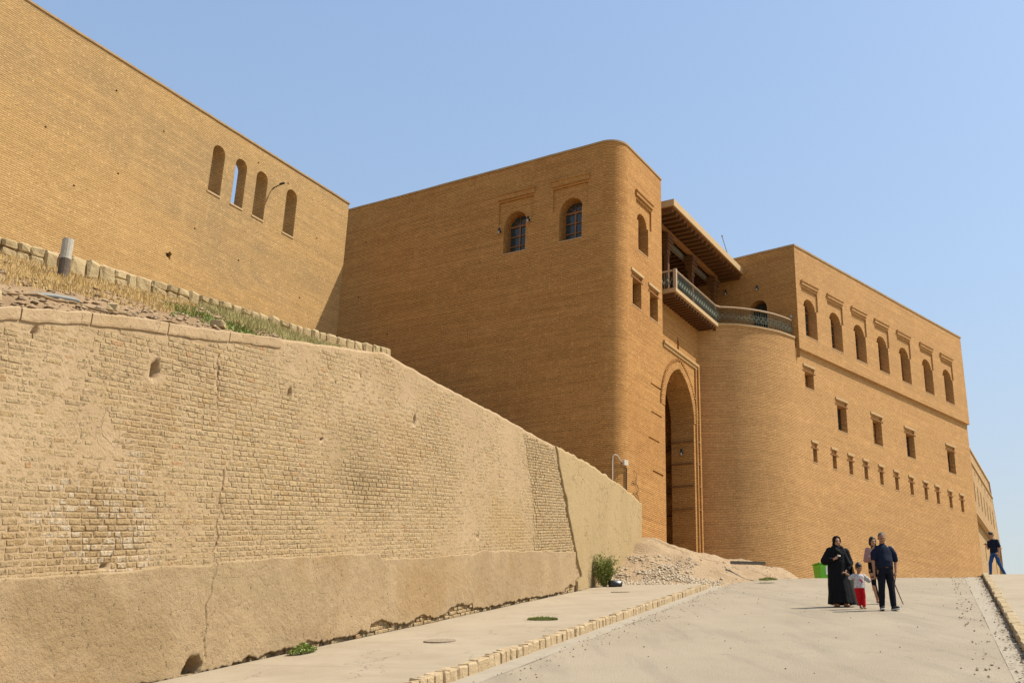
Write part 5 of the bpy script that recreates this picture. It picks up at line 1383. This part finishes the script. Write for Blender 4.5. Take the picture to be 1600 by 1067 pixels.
# --- woman in a long black robe and headscarf
t = person(27.05, -1.08, 'woman in a long black robe and black headscarf holding a child by the hand')
BK = cloth('black_robe_cloth', (.006, .006, .007)); 
bm = nb(); q, rt = head_(bm, (-.01, -.02, 1.535), .97, .12, .1)
cap_(bm, (0, .01, 1.34), (-.008, -.005, 1.46), .05, .05)
loft_(bm, [(.8, 0, 0, .16, .12), (1.0, 0, 0, .15, .11), (1.2, 0, 0, .16, .11), (1.33, 0, 0, .16, .08), (1.38, 0, 0, .07, .05)])
arm_(bm, (-.18, 0, 1.30), (-.28, .0, 1.06), (-.16, -.17, 1.08), .95); hand_(bm, (-.16, -.17, 1.08), (.8, -.3, .35), (0, -.4, .7), .95, .8, 1)
arm_(bm, (.18, 0, 1.30), (.24, .02, 1.03), (.14, -.13, .84), .95); hand_(bm, (.14, -.13, .84), (-.45, -.3, -.7), (.6, -.2, 0), .95, .7, -1)
leg_(bm, (-.09, 0, .80), (-.1, -.02, .45), (-.13, .02, .10), (-.10, -.11, .04)); leg_(bm, (.09, 0, .80), (.1, -.08, .45), (.075, -.12, .08), (.095, -.25, .03))
bod = fused('body', bm, SK, t, .0075); face_(q, rt, .97, t)
bm = nb(); ell_(bm, q(0, .036, .018), (.096, .098, .112), rt); ell_(bm, q(0, .05, -.08), (.092, .08, .10), rt)
for i in range(24):
    t_ = -.62 * math.pi + 1.24 * math.pi * i / 23; cap_(bm, q(.074 * math.sin(t_), -.052, .008 + .102 * math.cos(t_)), q(.084 * math.sin(t_), .0, .008 + .108 * math.cos(t_)), .014, .022, 8)
cap_(bm, (-.05, -.05, 1.385), (.05, -.06, 1.36), .04, .05); cap_(bm, (.0, .02, 1.42), (.0, 0, 1.35), .085, .12); cap_(bm, (.07, -.05, 1.37), (.20, -.10, 1.0), .06, .07); cap_(bm, (-.1, -.03, 1.36), (-.03, -.12, 1.25), .07, .07)
fused('headscarf', bm, BK, t, .0075, .004, 12, 3, 3)
bm = nb()
loft_(bm, [(.96, 0, 0, .25, .17), (1.1, 0, 0, .235, .165), (1.22, 0, 0, .23, .155), (1.32, 0, 0, .21, .125), (1.385, 0, 0, .12, .085)])
cap_(bm, (-.19, .0, 1.29), (-.315, .01, 1.06), .095, .10); cap_(bm, (-.315, .01, 1.06), (-.20, -.14, 1.075), .10, .055)
cap_(bm, (.19, .0, 1.29), (.265, .02, 1.04), .09, .10); cap_(bm, (.265, .02, 1.04), (.175, -.11, .885), .10, .06)
cap_(bm, (.24, .05, 1.0), (.30, .08, .72), .10, .05)
ob = obj_b = nb(); 
loft_(bm, [(1.05, 0, 0, .24, .17), (.9, -.01, 0, .25, .18), (.7, -.01, 0, .255, .20), (.5, .0, 0, .27, .22), (.3, .02, 0, .29, .245), (.14, .03, .0, .31, .27), (.07, .035, 0, .315, .275)], seg=90, fold=.085, seed=2, nf=9)
ob.free()
fused('robe', bm, BK, t, .009, .006, 6, 2)
kx = MT('sheer_black_veil', .9, .0); kx.col((.006, .006, .006)); kx.b.inputs['Alpha'].default_value = .9
bm = nb(); g = []
for i in range(22):
    z_ = .98 - .90 * i / 21; row = []
    for j in range(20):
        s_ = j / 19; w_ = .10 + .26 * (i / 21) ** .8
        row.append(bm.verts.new((.22 + s_ * w_ - .02, -.05 + .32 * s_ * (i / 21) + .03 * math.sin(s_ * 16 + i * .12), z_ + .03 * math.sin(s_ * 7) + .10 * s_ * (i / 21) * (1 - s_))))
    g.append(row)
for i in range(21):
    for j in range(19): bm.faces.new([g[i][j], g[i][j + 1], g[i + 1][j + 1], g[i + 1][j]])
obj('veil', bm, kx.m, t, smooth=True, uv=False, local=True)
for an, toe in (((-.13, .02, .1), (-.10, -.11, .04)), ((.075, -.12, .08), (.095, -.25, .03))):
    bm = nb(); cap_(bm, V3(an[0], an[1] + .02, .012), V3(toe[0], toe[1] - .01, .012), .045, .042)
    for v in bm.verts: v.co.z = max(0, min(.022, v.co.z))
    obj('sandal', bm, cloth('tan_sandal', (.25, .14, .08)), t, uv=False, local=True)
wm = world_of(t)
bm = nb(); pp = wm @ V3(-.04, -.235, 1.16); PF = F(pp, 70); fbox(bm, PF, -.025, .035, -.006, .006, pp.z - .018, pp.z + .014)
tag(obj('folded_tissue', bm, M['paper']), 'small white tissue held in the raised hand of the woman in black', 'tissue')

# --- little girl in red trousers
t = person(26.3, -.62, 'small child in grey patterned shirt and bright red trousers between two adults')
bm = nb(); q, rt = head_(bm, (.0, -.03, .93), .9, .3, 0)
cap_(bm, (0, 0, .78), (0, -.01, .87), .034, .034)
loft_(bm, [(.5, 0, 0, .10, .075), (.62, 0, 0, .10, .075), (.75, 0, 0, .115, .07), (.79, 0, 0, .05, .04)])
arm_(bm, (-.12, 0, .75), (-.19, -.01, .73), (-.30, -.02, .80), .62); hand_(bm, (-.30, -.02, .80), (-1, -.1, .2), (0, -.2, -1), .66, .6, 1)
arm_(bm, (.12, 0, .75), (.21, .0, .66), (.30, -.02, .69), .62); hand_(bm, (.30, -.02, .69), (1, -.1, .35), (0, -.2, -1), .66, .6, -1)
leg_(bm, (-.055, 0, .50), (-.05, -.04, .28), (.0, .02, .07), (.01, -.06, .025), .62); leg_(bm, (.055, 0, .50), (.06, -.03, .28), (.055, -.06, .06), (.065, -.14, .02), .62)
fused('body', bm, SK2, t, .006); face_(q, rt, .9, t)
bm = nb(); ell_(bm, q(0, .018, .035), (.075, .092, .088), rt); ell_(bm, q(0, .045, -.015), (.064, .055, .06), rt); ell_(bm, q(0, .035, .12), (.028, .028, .024)); fused('hair', bm, HAIR, t, .007)
kx = MT('patterned_grey_cotton', .85, .15); v_n = kx.n('TexVoronoi'); kx.set(v_n.inputs[0], kx.pos()); v_n.inputs['Scale'].default_value = 26
kx.col(kx.mix(kx.ramp(v_n.outputs['Distance'], .25, .4, (1, 1, 1), (0, 0, 0)), (.48, .46, .45), (.24, .24, .27)))
bm = nb(); loft_(bm, [(.47, 0, 0, .128, .10), (.55, 0, 0, .125, .098), (.65, 0, 0, .12, .092), (.74, 0, 0, .128, .085), (.79, 0, 0, .07, .055)])
cap_(bm, (-.115, 0, .745), (-.19, -.01, .70), .052, .055); cap_(bm, (.115, 0, .745), (.215, 0, .655), .052, .056)
sh_ = fused('shirt', bm, kx.m, t, .0075, .004, 14, 1)
bm = nb()
for x_, z_ in ((0, .64), (.02, .625), (.035, .6), (-.015, .65), (.02, .655), (.04, .62)): ell_(bm, (x_, -.094, z_), (.016, .006, .013))
obj('red_print', bm, cloth('red_print', (.50, .02, .05)), t, smooth=True, uv=False, local=True)
bm = nb(); loft_(bm, [(.40, 0, 0, .108, .085), (.50, 0, 0, .11, .085)])
cap_(bm, (-.052, 0, .45), (-.052, -.035, .28), .064, .054); cap_(bm, (-.052, -.035, .28), (-.012, .01, .12), .052, .042)
cap_(bm, (.052, 0, .45), (.062, -.028, .28), .064, .054); cap_(bm, (.062, -.028, .28), (.056, -.05, .09), .052, .044)
fused('trousers', bm, cloth('red_cotton', (.45, .006, .012)), t, .0075, .005, 12, 8)

# --- girl walking behind the man
t = person(28.2, -.27, 'young woman in pink cardigan and black clothes half hidden behind the man')
bm = nb(); q, rt = head_(bm, (-.02, -.02, 1.50), .93, .22, .05)
cap_(bm, (0, .01, 1.30), (-.015, -.0, 1.42), .045, .045)
loft_(bm, [(.8, 0, 0, .14, .10), (1.0, 0, 0, .125, .09), (1.2, 0, 0, .14, .09), (1.30, 0, 0, .15, .075), (1.34, 0, 0, .06, .05)])
arm_(bm, (-.16, 0, 1.27), (-.215, .0, 1.02), (-.15, -.18, 1.10), .88); hand_(bm, (-.15, -.18, 1.10), (.35, -.4, .5), (.5, -.3, -.3), .9, .7, 1)
arm_(bm, (.16, 0, 1.27), (.21, .0, 1.02), (.19, -.08, .80), .88); hand_(bm, (.19, -.08, .80), (0, -.1, -1), (-.8, 0, 0), .9, .6, -1)
leg_(bm, (-.08, 0, .80), (-.07, -.04, .45), (.02, .03, .09), (.02, -.08, .035)); leg_(bm, (.08, 0, .80), (.09, -.06, .45), (.075, -.12, .08), (.08, -.24, .03))
fused('body', bm, SK, t, .0075); face_(q, rt, .93, t)
bm = nb(); ell_(bm, q(0, .025, .03), (.084, .095, .095), rt); ell_(bm, q(0, .06, -.04), (.08, .06, .09), rt)
for sx in (-1, 1): cap_(bm, q(sx * .07, -.01, .02), q(sx * .072, .0, -.09), .022, .024)
fused('hair', bm, HAIR, t, .008)
bm = nb(); loft_(bm, [(.72, 0, 0, .165, .12), (.9, 0, 0, .165, .12), (1.1, 0, 0, .15, .11), (1.25, 0, 0, .165, .10), (1.33, 0, 0, .09, .065)]); cap_(bm, (0, 0, 1.3), (-.01, 0, 1.36), .075, .06); fused('black_top', bm, BK, t, .009, .005, 8, 4)
bm = nb(); cap_(bm, (-.15, .0, 1.28), (-.215, .0, 1.03), .068, .06); cap_(bm, (-.215, .0, 1.03), (-.165, -.14, 1.085), .058, .045)
loft_(bm, [(.98, -.11, .02, .05, .11), (1.1, -.105, .01, .06, .115), (1.25, -.10, 0, .075, .10), (1.31, -.07, 0, .05, .06)])
fused('cardigan', bm, cloth('dusky_pink_knit', (.36, .20, .18)), t, .009, .005, 9, 6)
bm = nb(); loft_(bm, [(.72, 0, 0, .15, .11), (.86, 0, 0, .15, .11)]); cap_(bm, (-.075, 0, .80), (-.07, -.045, .46), .08, .058); cap_(bm, (-.07, -.045, .46), (.015, .02, .17), .056, .045); cap_(bm, (.075, 0, .80), (.09, -.065, .46), .08, .058); cap_(bm, (.09, -.065, .46), (.078, -.11, .15), .056, .044)
fused('trousers', bm, BK, t, .009, .004, 9, 9)

# --- young man at the top of the ramp
aM, lM = 45.6, krb(45.6) + .55
t = person(aM, lM, 'young man in navy shirt and blue jeans looking at a phone by the far kerb', .10, R(-62))
bm = nb(); q, rt = head_(bm, (-.02, -.05, 1.58), 1.0, .45, 0)
cap_(bm, (0, .01, 1.38), (-.01, -.02, 1.50), .055, .05)
loft_(bm, [(.86, 0, 0, .15, .10), (1.0, 0, 0, .14, .10), (1.2, 0, 0, .155, .10), (1.36, 0, 0, .165, .085), (1.42, 0, 0, .07, .05)])
arm_(bm, (-.19, 0, 1.34), (-.24, -.02, 1.08), (-.14, -.22, 1.16), .95); hand_(bm, (-.14, -.22, 1.16), (.3, -.8, .3), (.4, 0, .8), 1, .6, 1)
arm_(bm, (.19, 0, 1.34), (.26, .02, 1.08), (.24, -.04, .86), .95); hand_(bm, (.24, -.04, .86), (-.1, -.1, -1), (-.8, 0, 0), 1, .6, -1)
leg_(bm, (-.09, 0, .86), (-.10, -.16, .50), (-.10, -.22, .09), (-.10, -.36, .035)); leg_(bm, (.09, 0, .86), (.12, .06, .48), (.13, .32, .13), (.13, .22, .03))
fused('body', bm, SK, t, .0085); face_(q, rt, 1, t)
bm = nb(); ell_(bm, q(0, .02, .04), (.086, .1, .095), rt); ell_(bm, q(0, .05, -.02), (.08, .06, .07), rt); ell_(bm, q(0, -.03, .095), (.06, .06, .035), rt); fused('hair', bm, HAIR, t, .009)
bm = nb(); loft_(bm, [(.88, 0, 0, .165, .12), (1.0, 0, 0, .16, .115), (1.2, 0, 0, .17, .115), (1.35, 0, 0, .175, .095), (1.42, 0, 0, .09, .065)]); cap_(bm, (-.175, 0, 1.335), (-.235, -.015, 1.13), .07, .06); cap_(bm, (.175, 0, 1.335), (.25, .01, 1.12), .07, .06)
fused('shirt', bm, navy, t, .009, .005, 8, 3)
bm = nb(); loft_(bm, [(.80, 0, 0, .155, .11), (.92, 0, 0, .16, .115)]); cap_(bm, (-.08, 0, .84), (-.10, -.155, .50), .09, .068); cap_(bm, (-.10, -.155, .50), (-.10, -.21, .10), .066, .052); cap_(bm, (.08, 0, .84), (.12, .06, .48), .09, .068); cap_(bm, (.12, .06, .48), (.13, .31, .12), .066, .052)
fused('jeans', bm, cloth('blue_denim', (.02, .07, .20)), t, .009, .005, 8, 3)
shoes(t, (((-.10, -.22, .09), (-.10, -.37, .035)), ((.13, .32, .1), (.13, .2, .035))), cloth('dark_shoe', (.04, .04, .045), .6))
wm = world_of(t); pp = wm @ V3(-.09, -.33, 1.20); PF = F(pp, 60); bm = nb(); fbox(bm, PF, -.035, .035, -.07, .07, pp.z, pp.z + .012)
tag(obj('mobile_phone', bm, M['black']), 'dark mobile phone held by the young man in blue jeans', 'phone')
